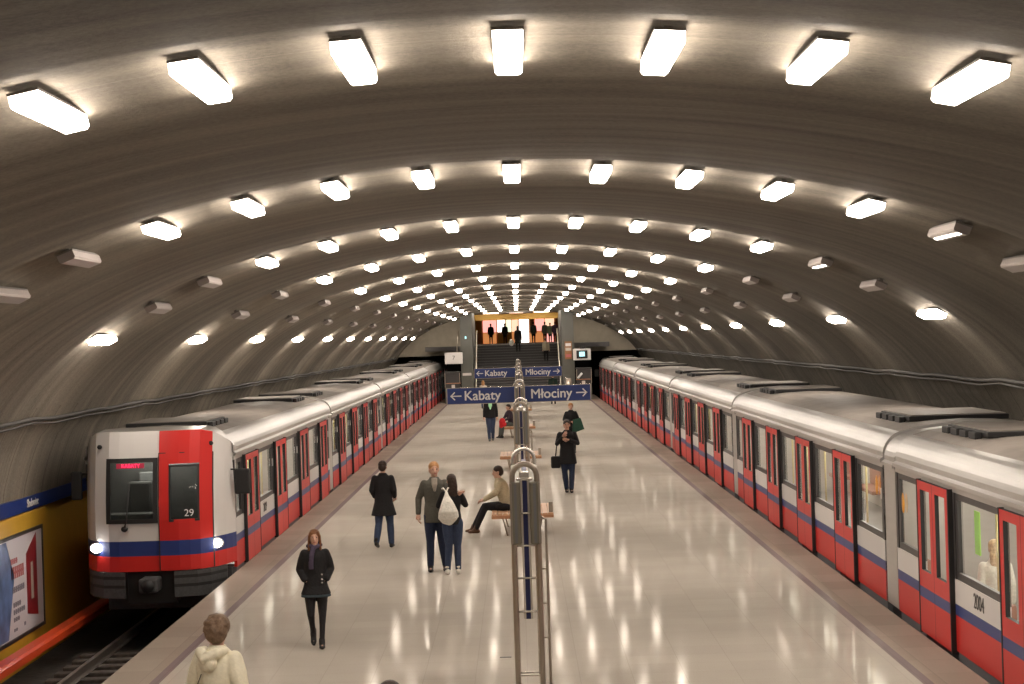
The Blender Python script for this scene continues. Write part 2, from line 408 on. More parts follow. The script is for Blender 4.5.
for q, (xx, yy) in enumerate(((-2, 134), (2, 134), (-2, 143), (2, 143), (-2, 152), (2, 152))):  # added lamps, unseen behind the lintel, to brighten the landing walls and people
    tag(MB().box(xx-.6, xx+.6, yy-.3, yy+.3, 5.88, 5.93, M['lamp_fill']).box(xx-.63, xx+.63, yy-.33, yy+.33, 5.93, 5.95, M['lampbox']).build('ceiling_light'),
        f'added unseen lamp over the upper landing, {["nearest", "middle", "farthest"][q//2]} {"left" if xx < 0 else "right"}', 'ceiling light')
# handrails
for sx, wd in ((-1, 'left'), (1, 'right')):
    h = thing('handrail', f'pale metal handrail up the {wd} side of the staircase', 'handrail', (sx*2.62, SY0, 0), 0, 'stair handrails')
    MB().tube([(0, -.25, .15), (0, -.3, .9), (0, 0, 1.0), (0, NST*TREAD, ZM + .95), (0, NST*TREAD + .8, ZM + .95)], .045, M['rail']).build('rail', h)
    for q in range(5):
        yy = .3 + q*1.5; MB().tube([(0, yy, yy*RISE/TREAD + .0), (0, yy, yy*RISE/TREAD + .98)], .02, M['rail'], 8).build('post', h)

# cables along the vault wall
for sx, zz, wd in ((-1, 2.80, 'left'), (1, 2.95, 'right')):
    pts = []; yy = 8.0; i = 0
    while yy < 127.5:
        xx = 7.98 if sx < 0 else 7.88
        pts.append((sx*(xx - wave(yy)*.8), yy, zz + .01*math.sin(i*1.7) + (.015 if i % 4 == 0 else 0))); yy += 1.175; i += 1
    c = MB().tube(pts, .035, M['cable'], 6)
    pts2 = [(p[0]+sx*-.02, p[1], p[2] - .07 + .01*math.sin(k*2.3)) for k, p in enumerate(pts)]
    c.tube(pts2, .02, M['cable'], 6)
    tag(c.build('cable'), f'dark bundle of cables clipped along the {wd} vault wall', 'cable')

# ------------------------------------------------------------------ ceiling lamps
ORD = {1: 'first', 2: 'second', 3: 'third', 4: 'fourth', 5: 'fifth', 6: 'sixth', 7: 'seventh', 8: 'eighth', 9: 'ninth', 10: 'tenth',
       11: 'eleventh', 12: 'twelfth', 13: 'thirteenth'}
LX = [(0, 5.78), (1.015, 5.745), (2.03, 5.65), (3.035, 5.48), (4.04, 5.25), (4.99, 4.955), (5.84, 4.56), (6.78, 4.07)]
def make_lamp(kind):
    r = thing('ceiling_light', 'x', 'ceiling light')
    # stand-off bracket holding the housing clear of the concrete
    hs = MB().box(-.10, .10, -.70, .70, .048, .066, M['lampbox'])
    hs.box(-.03, .03, -.5, -.4, .066, .12, M['lampbox']); hs.box(-.03, .03, .4, .5, .066, .12, M['lampbox']); hs.build('housing', r)
    m = M['lamp'] if kind == 'lit' else M['lampoff']
    d = MB(); L_, W_ = .69, .095
    poly = [(-W_, .048), (-W_, -.025), (-W_+.02, -.045), (W_-.02, -.045), (W_, -.025), (W_, .048)]
    d.prism(poly, 'y', -L_, L_, m)
    d.build('diffuser', r)
    if kind == 'dim': MB().box(-.02, .02, -.6, .6, -.05, -.043, M['lamp']).build('glowing_tube', r)
    return r
protos = {}
for row in range(1, NROW + 1):
    yy = Y0 + .08 + (row - 1) * D
    for i in range(-7, 8):
        k = abs(i); kind = 'unlit' if k in (5, 6) else 'lit'
        if i == 5 and row in (2, 3): kind = 'dim'
        if kind not in protos: o = protos[kind] = make_lamp(kind)
        else: o = copy_tree(protos[kind])
        x, z = LX[k]; sx = -1 if i < 0 else 1
        kk = min(k+1, 7); km = max(k-1, 0); dx = LX[kk][0]-LX[km][0]; dz = LX[kk][1]-LX[km][1]
        ang = math.atan2(dz, dx) if k else 0
        o.location = (sx*x, yy, z); o.rotation_euler = (0, -sx*ang, 0)
        st = {'lit': 'lit', 'unlit': 'unlit', 'dim': 'faintly glowing'}[kind]
        where = 'crown of the vault' if i == 0 else f'{ORD[k]} {"left" if i < 0 else "right"} of the crown'
        if row == 0: lab = 'strip light on the vault overhead, nearer than the photo shows'
        else: lab = f'{st} strip light, ' + (f'{where}, ' if i else 'at the crown of the vault, ') + f'{ORD[row]} row from the viewer'
        tag(o, lab, 'ceiling light', f'strip lights of the {ORD[row]} row' if row else 'strip lights overhead')

# ------------------------------------------------------------------ trains (local: platform side at +x, near end y=0, length CL)
CL, HW = 18.3, 1.31
def car_doors(cab): return [2.35 + 4.4*k for k in range(4)] if cab else [1.7 + 4.2*k for k in range(4)]
DW = 1.72
ZB = [.02, .45, .585, .88, 1.91, 1.97]
def side_mat(z): return M['red'] if z < .45 else M['tblue'] if z < .585 else M['twhite'] if z < .88 else M['dark'] if z < 1.91 else M['silver']
def top_section():
    pts = [(HW, 1.97), (HW+.035, 1.985), (HW+.035, 2.03), (HW-.01, 2.06)]
    for k in range(1, 8):
        a = k / 8 * PI/2 * .92; pts.append((HW - .36 + .36*math.cos(a), 2.06 + .37*math.sin(a)))
    pts += [(.85, 2.47), (.5, 2.51), (0, 2.53)]
    return pts
TS = top_section()
def build_carriage(parent, y_start, cab=False, name='carriage'):
    doors = car_doors(cab)
    y_beg = 1.3 if cab else 0.0
    # windows between the doors
    edges = [y_beg] + [v for d in doors for v in (d, d + DW)] + [CL]
    zones = [(edges[i], edges[i+1]) for i in range(0, len(edges), 2)]
    us = sorted(set([y_beg, CL] + [round(v, 4) for a, b in zones for v in (a, a + .12 if a > y_beg else a + .10, b - .12, b)]))
    def hole(u, v):
        for d in doors:
            if d < u < d + DW and .02 < v < 1.91: return True
        if .88 < v < 1.91:
            for a, b in zones:
                if a + .12 < u < b - .12: return True
        return False
    mb = MB()
    mb.slab(us, ZB, lambda u, v, t: (t, u, v), HW - .05, HW, lambda u, v: side_mat(v), hole)
    mb.slab([y_beg, CL], ZB, lambda u, v, t: (-t, u, v), HW - .05, HW, lambda u, v: side_mat(v))
    # roof
    sec = [(x, z) for x, z in TS] + [(-x, z) for x, z in reversed(TS[:-1])]
    for i in range(len(sec) - 1):
        (xa, za), (xb, zb) = sec[i], sec[i+1]
        m = M['roof'] if min(abs(xa), abs(xb)) < 1.0 and min(za, zb) > 2.40 else M['silver']
        mb.face([(xa, y_beg, za), (xb, y_beg, zb), (xb, CL, zb), (xa, CL, za)], m, smooth=3 < i < len(sec) - 5)
    full = [(HW, .02)] + sec + [(-HW, .02)]
    mb.face([(x, CL, z) for x, z in full], M['silver'])
    if not cab: mb.face([(x, 0, z) for x, z in full], M['silver'])
    # black end posts, long steps and underframe
    mb.box(-HW+.1, HW-.1, y_beg, CL, -.16, .015, M['under'])
    mb.box(-HW+.2, HW-.22, y_beg + .6, CL - .6, -.75, -.16, M['under'])
    for a, b in zones: mb.box(HW-.16, HW-.02, a + .05, b - .05, -.19, .01, M['skirt'])
    body = mb.build(name, parent, (0, y_start, 0))
    # doors
    dz = [.0, .45, .585, .80, 1.82, 1.93]
    dm = MB()
    lw = DW/2
    G = .155
    du = sorted([0, G, lw-G, lw-.006, lw+.006, lw+G, DW-G, DW])
    def dhole(u, v): return .80 < v < 1.82 and (G < u < lw-G or lw+G < u < DW-G)
    dm.slab(du, dz, lambda u, v, t: (t, u, v), HW + .004, HW + .055,
            lambda u, v: M['rubber'] if abs(u-lw) < .007 else (M['tblue'] if .45 < v < .585 else M['red']), dhole, edge=M['rubber'])
    dm.box(HW-.05, HW+.06, -.05, 0, -.02, 1.94, M['rubber'])
    dm.box(HW-.05, HW+.06, DW, DW+.04, -.02, 1.94, M['rubber'])
    for c0 in (G, lw+G):
        dm.face([(HW+.03, c0, .80), (HW+.03, lw - 2*G + c0, .80), (HW+.03, lw - 2*G + c0, 1.82), (HW+.03, c0, 1.82)], M['glass'])
    dproto = None
    for d in doors:
        if dproto is None: dproto = o = dm.build('door', body)
        else: o = dproto.copy(); COL.objects.link(o); o.parent = body
        o.location = (0, d, 0)
    # side windows
    for a, b in zones:
        a2, b2 = a + .12, b - .12
        if b2 - a2 < .3: continue
        wm = MB(); t = .10
        wm.slab([a2, a2+t, b2-t, b2], [.88, .97, 1.83, 1.91], lambda u, v, q: (q, u, v), HW-.06, HW-.012, lambda u, v: M['dark'],
                lambda u, v: a2+t < u < b2-t and .97 < v < 1.83)
        wm.face([(HW-.03, a2+t, .97), (HW-.03, b2-t, .97), (HW-.03, b2-t, 1.83), (HW-.03, a2+t, 1.83)], M['glass'])
        wm.box(HW-.012, HW+.004, b2-.085, b2-.02, 1.45, 1.60, M['twhite'])
        wm.build('side_window', body)
    # interior
    im = MB()
    im.box(-HW+.06, HW-.06, y_beg+.1, CL-.1, .02, .06, M['int_floor'])
    im.box(-HW+.055, -HW+.075, y_beg+.1, CL-.1, .06, 2.1, M['int_wall'])
    im.box(-HW+.1, HW-.1, y_beg+.1, CL-.1, 2.08, 2.12, M['int_wall'])
    for xx in (-.55, .55): im.box(xx-.07, xx+.07, y_beg+.4, CL-.4, 2.055, 2.078, M['int_lamp'])
    for a, b in zones:
        if b - a > 1.2:
            for xx in (-HW+.08, HW-.5):
                im.box(xx, xx+.42, a+.2, b-.2, .42, .50, M['int_seat'], .02)
            im.box(-HW+.08, -HW+.16, a+.2, b-.2, .5, 1.0, M['int_seat'], .02)
            im.box(HW-.16, HW-.08, a+.2, b-.2, .5, .86, M['int_seat'], .02)
            im.box(-HW+.076, -HW+.085, a+.3, b-.3, 1.15, 1.75, M['skirt'])
    for d in doors:
        for yy in (d - .12, d + DW + .12):
            im.tube([(HW-.5, yy, .06), (HW-.5, yy, 2.08)], .018, M['pole_y'], 6)
    im.build('interior', body)
    # roof equipment near both ends
    for yy in ((2.0, CL-3.1) if cab else (.7, CL-3.1)):
        rm = MB(); rm.box(-.73, .73, yy, yy+2.2, 2.50, 2.575, M['rubber'], .015)
        rm.box(-.69, .69, yy+.05, yy+2.15, 2.575, 2.59, M['roof'])
        for q in range(4): rm.box(.735, .83, yy+.1+q*.5, yy+.45+q*.5, 2.47, 2.56, M['rubber'], .012)
        rm.build('roof_unit', body)
    return body

def build_gangway(parent, yy):
    mb = MB()
    s_ = .995
    sec = [(HW*s_, .02)] + [(x*s_, z*.985) for x, z in TS] + [(-x*s_, z*.985) for x, z in reversed(TS[:-1])] + [(-HW*s_, .02)]
    mb.prism(sec, 'y', yy + .07, yy + .83, M['silver'])
    for q in (yy + .02, yy + .83): mb.prism([(x*.975, z*.99) for x, z in sec], 'y', q, q + .05, M['rubber'])
    mb.box(-HW+.1, HW-.1, yy, yy+.9, -.5, .02, M['rubber'])
    return mb.build('gangway', parent)

PITCH = 19.2
def build_train(name_label, loc, rz, number, ncar=6, cab_at=0):
    t = thing('metro_train', name_label, 'train', loc, rz)
    first = build_carriage(t, 0, cab=True)
    proto = None
    for k in range(1, ncar):
        if proto is None: proto = c = build_carriage(t, PITCH)
        else: c = copy_tree(proto, t); c.location = (0, PITCH*k, 0)
    for k in range(ncar - 1): build_gangway(t, PITCH*k + CL)
    return t, first

# nose of the train: a curved surface front_y(x, z), local y
def nose_y(x, z):
    u = abs(x) / HW
    return .05 + 1.25 * u**5 + .16 * max(0, (z - 1.0)) ** 1.6 + .0 * z
def nose(parent):
    xs = [-HW, -1.27, -1.2, -1.10, -.95, -.68, -.5, -.25, 0, .14, .36, .5, .7, .86, 1.0, 1.10, 1.2, 1.27, HW]
    xs = sorted(set(xs)); zs = [.13, .25, .39, .52, .645, .8, .95, 1.2, 1.5, 1.8, 2.05, 2.2, 2.3, 2.38, 2.44, 2.50]
    def ztop(x): return 2.53 - .46 * max(0, (abs(x) - .85) / .51) ** 2.2 if abs(x) > .85 else 2.53
    def pt(x, z, off=0):
        zt = ztop(x); z2 = z if z < 1.9 else 1.9 + (z - 1.9) * (zt - 1.9) / (2.53 - 1.9)
        return (x, nose_y(x, z2) - off, z2)
    mb = MB(); V = {}
    def m_(x, z):
        if z < .39: return M['red']
        if z < .645: return M['tblue']
        return M['twhite']
    mb.slab(xs, zs, lambda u, v, t: pt(u, v, t), -.04, 0, m_, lambda u, v: (-.68 < u < .14 or .36 < u < .86) and .95 < v < 2.05)
    # roof between nose edge and the body: faces from top edge to section at y=1.3
    top = [pt(x, zs[-1]) for x in xs]
    for i in range(len(xs)-1):
        a, b = top[i], top[i+1]
        za, zb = ztop(xs[i]), ztop(xs[i+1])
        mb.face([a, b, (b[0], 1.32, zb), (a[0], 1.32, za)], M['silver'], True)
    o = mb.build('cab_front', parent); 
    for p in o.data.polygons: p.use_smooth = False
    # red emergency door
    dm = MB(); dx = [.27, .42, .62, .83, .95, 1.10]; dzz = [.14, .39, .645, 1.0, 1.3, 1.65, 1.94, 2.12, 2.2, 2.3, 2.4, 2.5]
    dm.slab([.19, .36, .52, .7, .86, 1.04], dzz, lambda u, v, t: pt(u, v, t), .0, .02,
            lambda u, v: M['tblue'] if .39 < v < .645 else M['red'], lambda u, v: .36 < u < .86 and 1.0 < v < 1.94)
    d = dm.build('emergency_door', parent)
    fm = MB()
    for a in (.18, 1.04): fm.slab([a, a+.015], [.14, .6, 1.0, 1.5, 2.0, 2.12], lambda u, v, t: pt(u, v, t), 0, .026, lambda u, v: M['rubber'])
    fm.slab([.18, .6, 1.05], [2.115, 2.13], lambda u, v, t: pt(u, v, t), 0, .026, lambda u, v: M['rubber'])
    fm.slab([.36, .39, .83, .86], [.96, 1.0, 1.5, 1.88, 1.92], lambda u, v, t: pt(u, v, t), .0, .03, lambda u, v: M['rubber'],
            lambda u, v: .39 < u < .83 and 1.0 < v < 1.88)
    fm.slab([.39, .6, .83], [1.0, 1.5, 1.88], lambda u, v, t: pt(u, v, t), .004, .008, lambda u, v: M['glassd'])
    fm.build('door_window', d)
    text('fleet_number', '29', .17, M['white'], d, (.70, nose_y(.70, 1.10) - .045, 1.10), (PI/2, 0, 0), .003)
    # windscreen
    wm = MB(); wx = [-.95, -.88, -.7, -.45, -.2, .0-.07, 0.0]; wz = [.95, 1.02, 1.35, 1.65, 1.98, 2.05]
    wx = [-.72, -.64, -.5, -.3, -.1, .09, .165]
    wm.slab(wx, wz, lambda u, v, t: pt(u, v, t), .0, .03, lambda u, v: M['rubber'], lambda u, v: -.64 < u < .09 and 1.02 < v < 1.98)
    wm.slab(wx[1:-1], wz[1:-1], lambda u, v, t: pt(u, v, t), .002, .008, lambda u, v: M['glassd'])
    ws = wm.build('windscreen', parent)
    MB().slab([-.54, -.3, -.06], [1.88, 1.965], lambda u, v, t: pt(u, v, t), .012, .02, lambda u, v: M['ledbg']).build('destination_display', ws)
    text('destination_lettering', 'KABATY', .085, M['led'], ws, (-.29, nose_y(-.29, 1.92) - .03, 1.922), (PI/2, 0, 0), .002, width=.002)
    MB().tube([(-.40, nose_y(-.4, .9) - .05, .86), (-.36, nose_y(-.36, 1.0) - .06, 1.0), (-.30, nose_y(-.30, 1.6) - .07, 1.62)], .012, M['rubber'], 6).ball((-.4, nose_y(-.4, .86) - .03, .86), (.06, .04, .05), M['rubber'], 8).build('wiper', parent)
    # cab inside
    MB().box(-1.2, 1.2, 1.25, 1.3, .1, 2.2, M['under']).box(-1.0, .1, .5, .85, .5, 1.08, M['under'], .03).box(-.5, -.1, .95, 1.1, .7, 1.6, M['under'], .04)\
        .box(-.35, .15, 1.18, 1.24, 1.15, 1.75, M['skirt'], .02).box(-.6, .6, .8, 1.1, 2.12, 2.15, M['int_lamp'] if sum(parent.location) < 60 else M['dark']).build('cab_interior', parent)
    # lamps
    for xx in (-.93, 1.08):
        yy = nose_y(xx, .52)
        h = MB(); h.ball((xx, yy - .01, .53), (.13, .05, .10), M['twhite'], 16); h.build('headlight_bezel', parent)
        MB().ball((xx, yy - .04, .53), (.10, .04, .075), M['head'], 16).build('headlight', parent)
    for xx in (-.86, 1.02):
        MB().ball((xx, nose_y(xx, 2.24) - .03, 2.25), (.045, .02, .04), M['rubber'], 12).build('marker_lamp', parent)
    # buffer skirt
    sk = MB(); 
    sk.slab([-1.2, -1.05, -.8, -.42], [-.32, -.15, -.10, 0, .05, .12], lambda u, v, t: (u, nose_y(u, .3) + .03 - t, v), 0, .05, lambda u, v: M['under'] if not (-.15 < v < -.10 or 0 < v < .05) else M['rubber'])
    sk.slab([.42, .8, 1.0, 1.2], [-.32, -.15, -.10, 0, .05, .12], lambda u, v, t: (u, nose_y(u, .3) + .03 - t, v), 0, .05, lambda u, v: M['under'] if not (-.15 < v < -.10 or 0 < v < .05) else M['rubber'])
    sk.box(-.42, .42, .3, .6, -.45, .13, M['rubber']); sk.build('buffer_skirt', parent)
    cp = MB(); cp.box(-.16, .16, -.15, .4, -.22, 0.02, M['under'], .04).tube([(0, -.2, -.10), (0, .3, -.10)], .11, M['rubber'], 12).build('coupler', parent)
    # side panel of the cab, platform side and far side
    def side(sx):
        sb = MB()
        sb.slab([1.28, 1.55, 1.95, 2.3], ZB, lambda u, v, t: (sx*t, u, v), HW-.052, HW+.002, lambda u, v: side_mat(v) if not .88 < v < 1.91 or 1.5 < u < 2.3 else M['silver'])
        return sb
    mr = MB(); mr.box(HW+.03, HW+.30, 1.05, 1.17, 1.32, 1.76, M['rubber'], .03).tube([(HW-.05, 1.2, 1.75), (HW+.1, 1.1, 1.75)], .015, M['rubber'], 6).build('mirror', parent)
    mr = MB(); mr.box(-HW-.22, -HW-.03, 1.05, 1.15, 1.30, 1.80, M['rubber'], .03).tube([(-HW+.05, 1.2, 1.75), (-HW-.1, 1.1, 1.75)], .015, M['rubber'], 6).build('mirror', parent)

XL, XR = -6.37, 6.42
tl, carl = build_train('red, white and blue metro train with lit headlights entering on the left track', (XL, 32.75, 0), 0, '29')
nose(tl)
text('fleet_number', '2029', .25, M['dark'], carl, (HW+.005, 5.2, .73), (PI/2, 0, PI/2), .002)
tr, carr = build_train('red, white and blue metro train standing along the right platform edge', (XR, 26.4 + PITCH*5, 0), PI, '2004')
nose(tr)
# the second nearest window band carries the number
for ch in list(tr.children):
    if ch.name.startswith('carriage') and abs(ch.location.y - PITCH*5) < .1: near_car = ch
text('fleet_number', '2004', .25, M['dark'], near_car, (HW+.005, 4.65, .74), (PI/2, 0, PI/2), .002)
# stickers on the nearest joint windows, a green notice hanging in the near window
for ch, yy in ((near_car, .55),):
    o = MB().ball((0, 0, 0), (.008, .09, .14), M['yelsticker'], 14).build('sticker', ch, (HW-.008, .45, 1.52))
c4 = [ch for ch in tr.children if ch.name.startswith('carriage') and abs(ch.location.y - PITCH*4) < .1][0]
MB().ball((0, 0, 0), (.008, .09, .14), M['yelsticker'], 14).build('sticker', c4, (HW-.008, CL-.55, 1.62))
MB().box(HW-.10, HW-.09, 4.15, 4.40, 1.25, 1.75, M['green']).build('notice', near_car)

# ------------------------------------------------------------------ track
def rail_obj(x, lab):
    mb = MB(); poly = [(-.07, -.15), (.07, -.15), (.07, -.135), (.012, -.12), (.012, -.04), (.035, -.03), (.035, 0), (-.035, 0), (-.035, -.03), (-.012, -.04), (-.012, -.12), (-.07, -.135)]
    mb.prism(poly, 'y', 10, 150, M['steel']); o = mb.build('running_rail', None, (x, 0, -1.12)); return tag(o, lab, 'rail', 'running rails')
rail_obj(XL - .74, 'steel running rail of the left track, next to the yellow wall')
rail_obj(XL + .74, 'steel running rail of the left track, next to the platform')
rail_obj(XR - .74, 'steel running rail under the right train, next to the platform')
rail_obj(XR + .74, 'steel running rail under the right train, next to the far wall')
mb = MB(); poly = [(-.13, -.14), (-.13, .10), (-.08, .15), (.10, .15), (.14, .11), (.14, 0), (.10, 0), (.10, .10), (-.08, .10), (-.08, -.14)]
mb.prism(poly, 'y', 10, 150, M['orange'])
tag(mb.build('third_rail_cover', None, (-7.98, 0, -.95)), 'orange cover of the power rail beside the yellow wall', 'power rail')
mb = MB(); mb.prism(poly, 'y', 10, 150, M['orange'])
sp = None
for k in range(26):
    if sp is None: sp = o = MB().box(-1.25, 1.25, -.13, .13, -1.45, -1.27, M['sleeper'], .02).build('sleeper')
    else: o = sp.copy(); COL.objects.link(o)
    o.location = (XL, 17.5 + .62*k, 0)
    tag(o, 'dark sleeper under the rails of the left track', 'sleeper', 'sleepers of the left track')

# ------------------------------------------------------------------ advertisement on the left wall
ad = thing('advertisement', 'large lit poster in a yellow frame on the left track wall', 'advertisement', (-8.52, 0, 0))
MB().box(-.04, .06, 26, 34.25, -1.05, 1.18, M['yellow'], .01).build('frame', ad)
MB().slab([28.4, 28.46, 33.84, 33.9], [-.86, -.80, .84, .90], lambda u, v, t: (t, u, v), .06, .085, lambda u, v: M['dark'],
          lambda u, v: 28.46 < u < 33.84 and -.8 < v < .84).build('edge_strip', ad)
pp = MB().box(.06, .068, 28.46, 33.84, -.80, .84, M['poster']).build('poster', ad)
MB().prism([(28.5, -.78), (31.5, -.78), (31.95, .2), (31.5, .82), (28.5, .82)], 'x', .068, .071, M['pblue']).build('blue_picture', pp)
MB().prism([(32.75, -.52), (33.45, -.62), (33.45, .80), (32.75, .50)], 'x', .068, .072, M['pred']).build('red_banner', pp)
for yy, zz, wd, hh, m in ((31.75, .42, .45, .09, 'pink'), (31.75, .17, .85, .2, 'pink'), (31.8, -.06, .8, .10, 'pink2'), (31.85, -.30, .5, .08, 'pink2'),
                          (31.85, -.42, .75, .08, 'pink2'), (31.85, -.54, .4, .07, 'pink2'), (31.85, -.70, .25, .05, 'pink2'), (32.5, -.68, .12, .06, 'pink2')):
    n = max(2, int(wd / .11)); 
    ink = MB()
    for q in range(n): ink.box(.068, .071, yy + q*wd/n - (.002 if q else 0), yy + (q+.72)*wd/n, zz, zz+hh, M[m])
    ink.box(.068, .0695, yy, yy + wd*.98, zz + hh*.4, zz + hh*.6, M[m])
    ink.build('printed_line', pp)
MB().box(.072, .075, 33.02, 33.18, -.30, .33, M['beige']).build('printed_line', pp)

# ------------------------------------------------------------------ central display stands, benches, signs
def arch(xw, ztop, y, r, m, mb):
    R = xw; zc = ztop - R; pts = [(-R, y, 0)] + [(-R, y, zc*q) for q in (.35, .7, 1)]
    pts += [(-R*math.cos(a), y, zc + R*math.sin(a)) for a in [PI*k/10 for k in range(1, 10)]]
    pts += [(R, y, zc*q) for q in (1, .7, .35, 0)]
    mb.tube(pts, r, m, 10)
NM = ['nearest', 'second', 'third', 'fourth', 'fifth', 'farthest']
def make_stand():
    t = thing('display_stand', 'x', 'display stand')
    f = MB(); arch(.125, 2.62, 0, .029, M['inox'], f); f.build('front_frame', t)
    f = MB(); arch(.125, 2.62, 2.7, .022, M['inox2'], f); f.build('rear_frame', t)
    f = MB(); arch(.118, 2.62, .18, .016, M['inox2'], f); f.build('inner_hoop', t)
    for sx in (-1, 1):
        c = MB(); x0, x1 = sorted((sx*.045, sx*.150)); c.box(x0, x1, -.045, 2.66, 1.80, 2.44, M['case'], .02)
        xa = sx*.0975; c.box(xa-.014, xa+.014, -.052, -.045, 1.82, 2.42, M['skirt']); xb = sx*.143; c.box(xb-.012, xb+.012, -.05, -.03, 1.81, 2.43, M['inox'])
        c.build('display_case', t)
    MB().box(-.024, .024, .03, 2.66, 1.04, 2.5, M['navy']).build('map_panel', t)
    b = MB(); 
    for sx in (-1, 1):
        x0, x1 = sorted((sx*.026, sx*.046)); b.box(x0, x1, .03, 2.66, 1.04, 2.46, M['beige'])
    b.build('panel_edge', t)
    MB().box(-.085, .085, .0, .03, 2.45, 2.475, M['inox2'], .008).box(-.05, .05, -.01, .03, 2.475, 2.54, M['inox2'], .01).build('top_clamp', t)
    for z in (2.12, 2.44-.33*.0 - .0, 1.79, 1.46, 1.12, .5):
        if z == 2.44: continue
        MB().tube([(-.125, 0, z), (.125, 0, z)], .011, M['inox2'], 8).build('rung', t)
    for z in (2.2, 1.2, .3):
        MB().tube([(-.125, 0, z), (-.125, 2.7, z)], .014, M['inox'], 8).tube([(.125, 0, z), (.125, 2.7, z)], .014, M['inox'], 8).build('side_rail', t)
    MB().tube([(.205, .0, .02), (.205, .0, 2.05), (.125, .0, 2.10)], .014, M['inox'], 8).tube([(.125, 0, 1.55), (.205, 0, 1.55)], .008, M['inox'], 6)\
        .tube([(.125, 0, 1.2), (.205, 0, 1.2)], .008, M['inox'], 6).tube([(.125, 0, .85), (.205, 0, .85)], .008, M['inox'], 6).build('conduit', t)
    for yy in (0, 2.7):
        MB().box(-.17, .17, yy-.06, yy+.06, 0, .012, M['inox']).build('base_plate', t)
    return t
def make_bench():
    t = thing('bench', 'x', 'bench')
    for sx in (-1, 1):
        x0, x1 = sorted((sx*.17, sx*.61))
        s_ = MB()
        for q in range(4):
            a = x0 + (x1-x0)*q/4; s_.box(a+.004, a+(x1-x0)/4-.004, 0, 2.3, .425, .455, M['wood'], .006)
        s_.build('seat', t)
        MB().box(x0, x1, .0, .035, .36, .424, M['wood2'], .006).box(x0, x1, 2.26, 2.295, .36, .424, M['wood2'], .006).build('apron', t)
        for yy in (.25, 2.05):
            MB().tube([(sx*.16, yy, .39), (sx*.56, yy, .39)], .018, M['inox'], 8).tube([(sx*.40, yy, .39), (sx*.30, yy, .0)], .018, M['inox'], 8).build('leg', t)
    MB().box(.52, .60, .1, .14, .455, .66, M['inox'], .008).build('armrest', t)
    return t
ps = pb = None
for k in range(6):
    yy = 19.6 + 18.6*k + (.0)
    if k == 5: yy = 112.3
    if ps is None: ps = o = make_stand()
    else: o = copy_tree(ps)
    o.location = (.03, yy, 0)
    lab = ['nearest tall narrow metal display stand with arched top on the platform centre', 'metal display stand rising from the bench with the seated man in beige',
           'metal display stand holding the nearer blue direction sign', 'metal display stand just beyond the nearer blue direction sign',
           'metal display stand holding the farther blue direction sign', 'farthest metal display stand, at the foot of the stairs'][k]
    tag(o, lab, 'display stand', 'arched display stands along the platform centre')
    if k == 0: continue
    if pb is None: pb = o = make_bench()
    else: o = copy_tree(pb)
    o.location = (0, yy - .35, 0)
    lab = ['nearest wooden bench, with the man in beige on it', 'wooden bench, second from the viewer, empty on both sides', 'third wooden bench, below the farther end of the near sign',
           'fourth wooden bench along the platform centre', 'last wooden bench before the stairs'][k-1]
    tag(o, lab, 'bench', 'wooden benches along the platform centre')
tag(MB().box(-.07, .07, -.02, .02, 0, .006, M['dark']).build('floor_plate', None, (-.26, 23.6, 0)), 'small dark plate in the floor left of the nearest stand', 'floor plate')

def sign(yy, lab):
    t = thing('direction_sign', lab, 'sign', (0, yy, 2.20), 0, 'hanging direction signs')
    b = MB().box(-2.16, 2.16, -.05, .05, -.235, .235, M['blue'], .008).build('board', t)
    e = MB().box(-2.18, 2.18, -.055, .055, .235, .25, M['inox2']).box(-2.18, 2.18, -.055, .055, -.25, -.235, M['inox']); 
    e.box(-2.185, -2.16, -.055, .055, -.25, .25, M['inox']).box(2.16, 2.185, -.055, .055, -.25, .25, M['inox']).build('rim', t)
    text('lettering', 'Kabaty', .40, M['white'], t, (-1.10, -.056, -.01), (PI/2, 0, 0), .003, width=.007)
    text('lettering', 'Młociny', .40, M['white'], t, (.98, -.056, -.01), (PI/2, 0, 0), .003, width=.007)
    for sx in (-1, 1):
        a = MB(); x = sx*1.90
        a.box(x-.17, x+.17, -.060, -.051, -.018, .018, M['white'])
        for q in (-1, 1):
            x1 = sx*2.07
            a.prism([(x1, 0), (x1 - sx*.13, q*.13), (x1 - sx*.155, q*.105), (x1 - sx*.05, 0)], 'y', -.060, -.051, M['white'])
        a.build('arrow', t)
    for sx in (-.3, .3): MB().tube([(sx, .07, .0), (sx*.42, .07, .33)], .012, M['inox'], 6).build('bracket', t)
    return t
sign(58.3, 'nearer large blue Kabaty and Młociny direction sign')
sign(95.5, 'farther blue Kabaty and Młociny direction sign in front of the stairs')

# ------------------------------------------------------------------ equipment beside the stairs
t = thing('light_box', 'white sign box with a small dark mark, left of the stairs', 'sign box', (-3.92, 118.3, 0))
MB().box(-.54, .54, 0, .25, 2.43, 3.13, M['twhite'], .02).build('box', t)
text('mark', '7', .35, M['dark'], t, (0, -.01, 2.80), (PI/2, 0, 0), .003)
MB().tube([(.2, .12, 3.13), (.3, .12, 4.4)], .03, M['inox'], 6).build('hanger', t)
t = thing('monitor', 'boxy monitor with glowing pale screen right of the stairs', 'monitor', (3.95, 118.3, 0))
MB().box(-.54, .54, 0, .35, 2.42, 3.12, M['twhite'], .02).build('housing', t)
MB().box(-.34, .34, -.03, 0, 2.52, 3.02, M['rubber'], .02).box(-.17, .17, -.04, -.03, 2.65, 2.93, M['screen'], .01).build('screen', t)
MB().box(-.12, .2, .05, .25, 3.12, 3.26, M['dark'], .02).build('camera_housing', t)
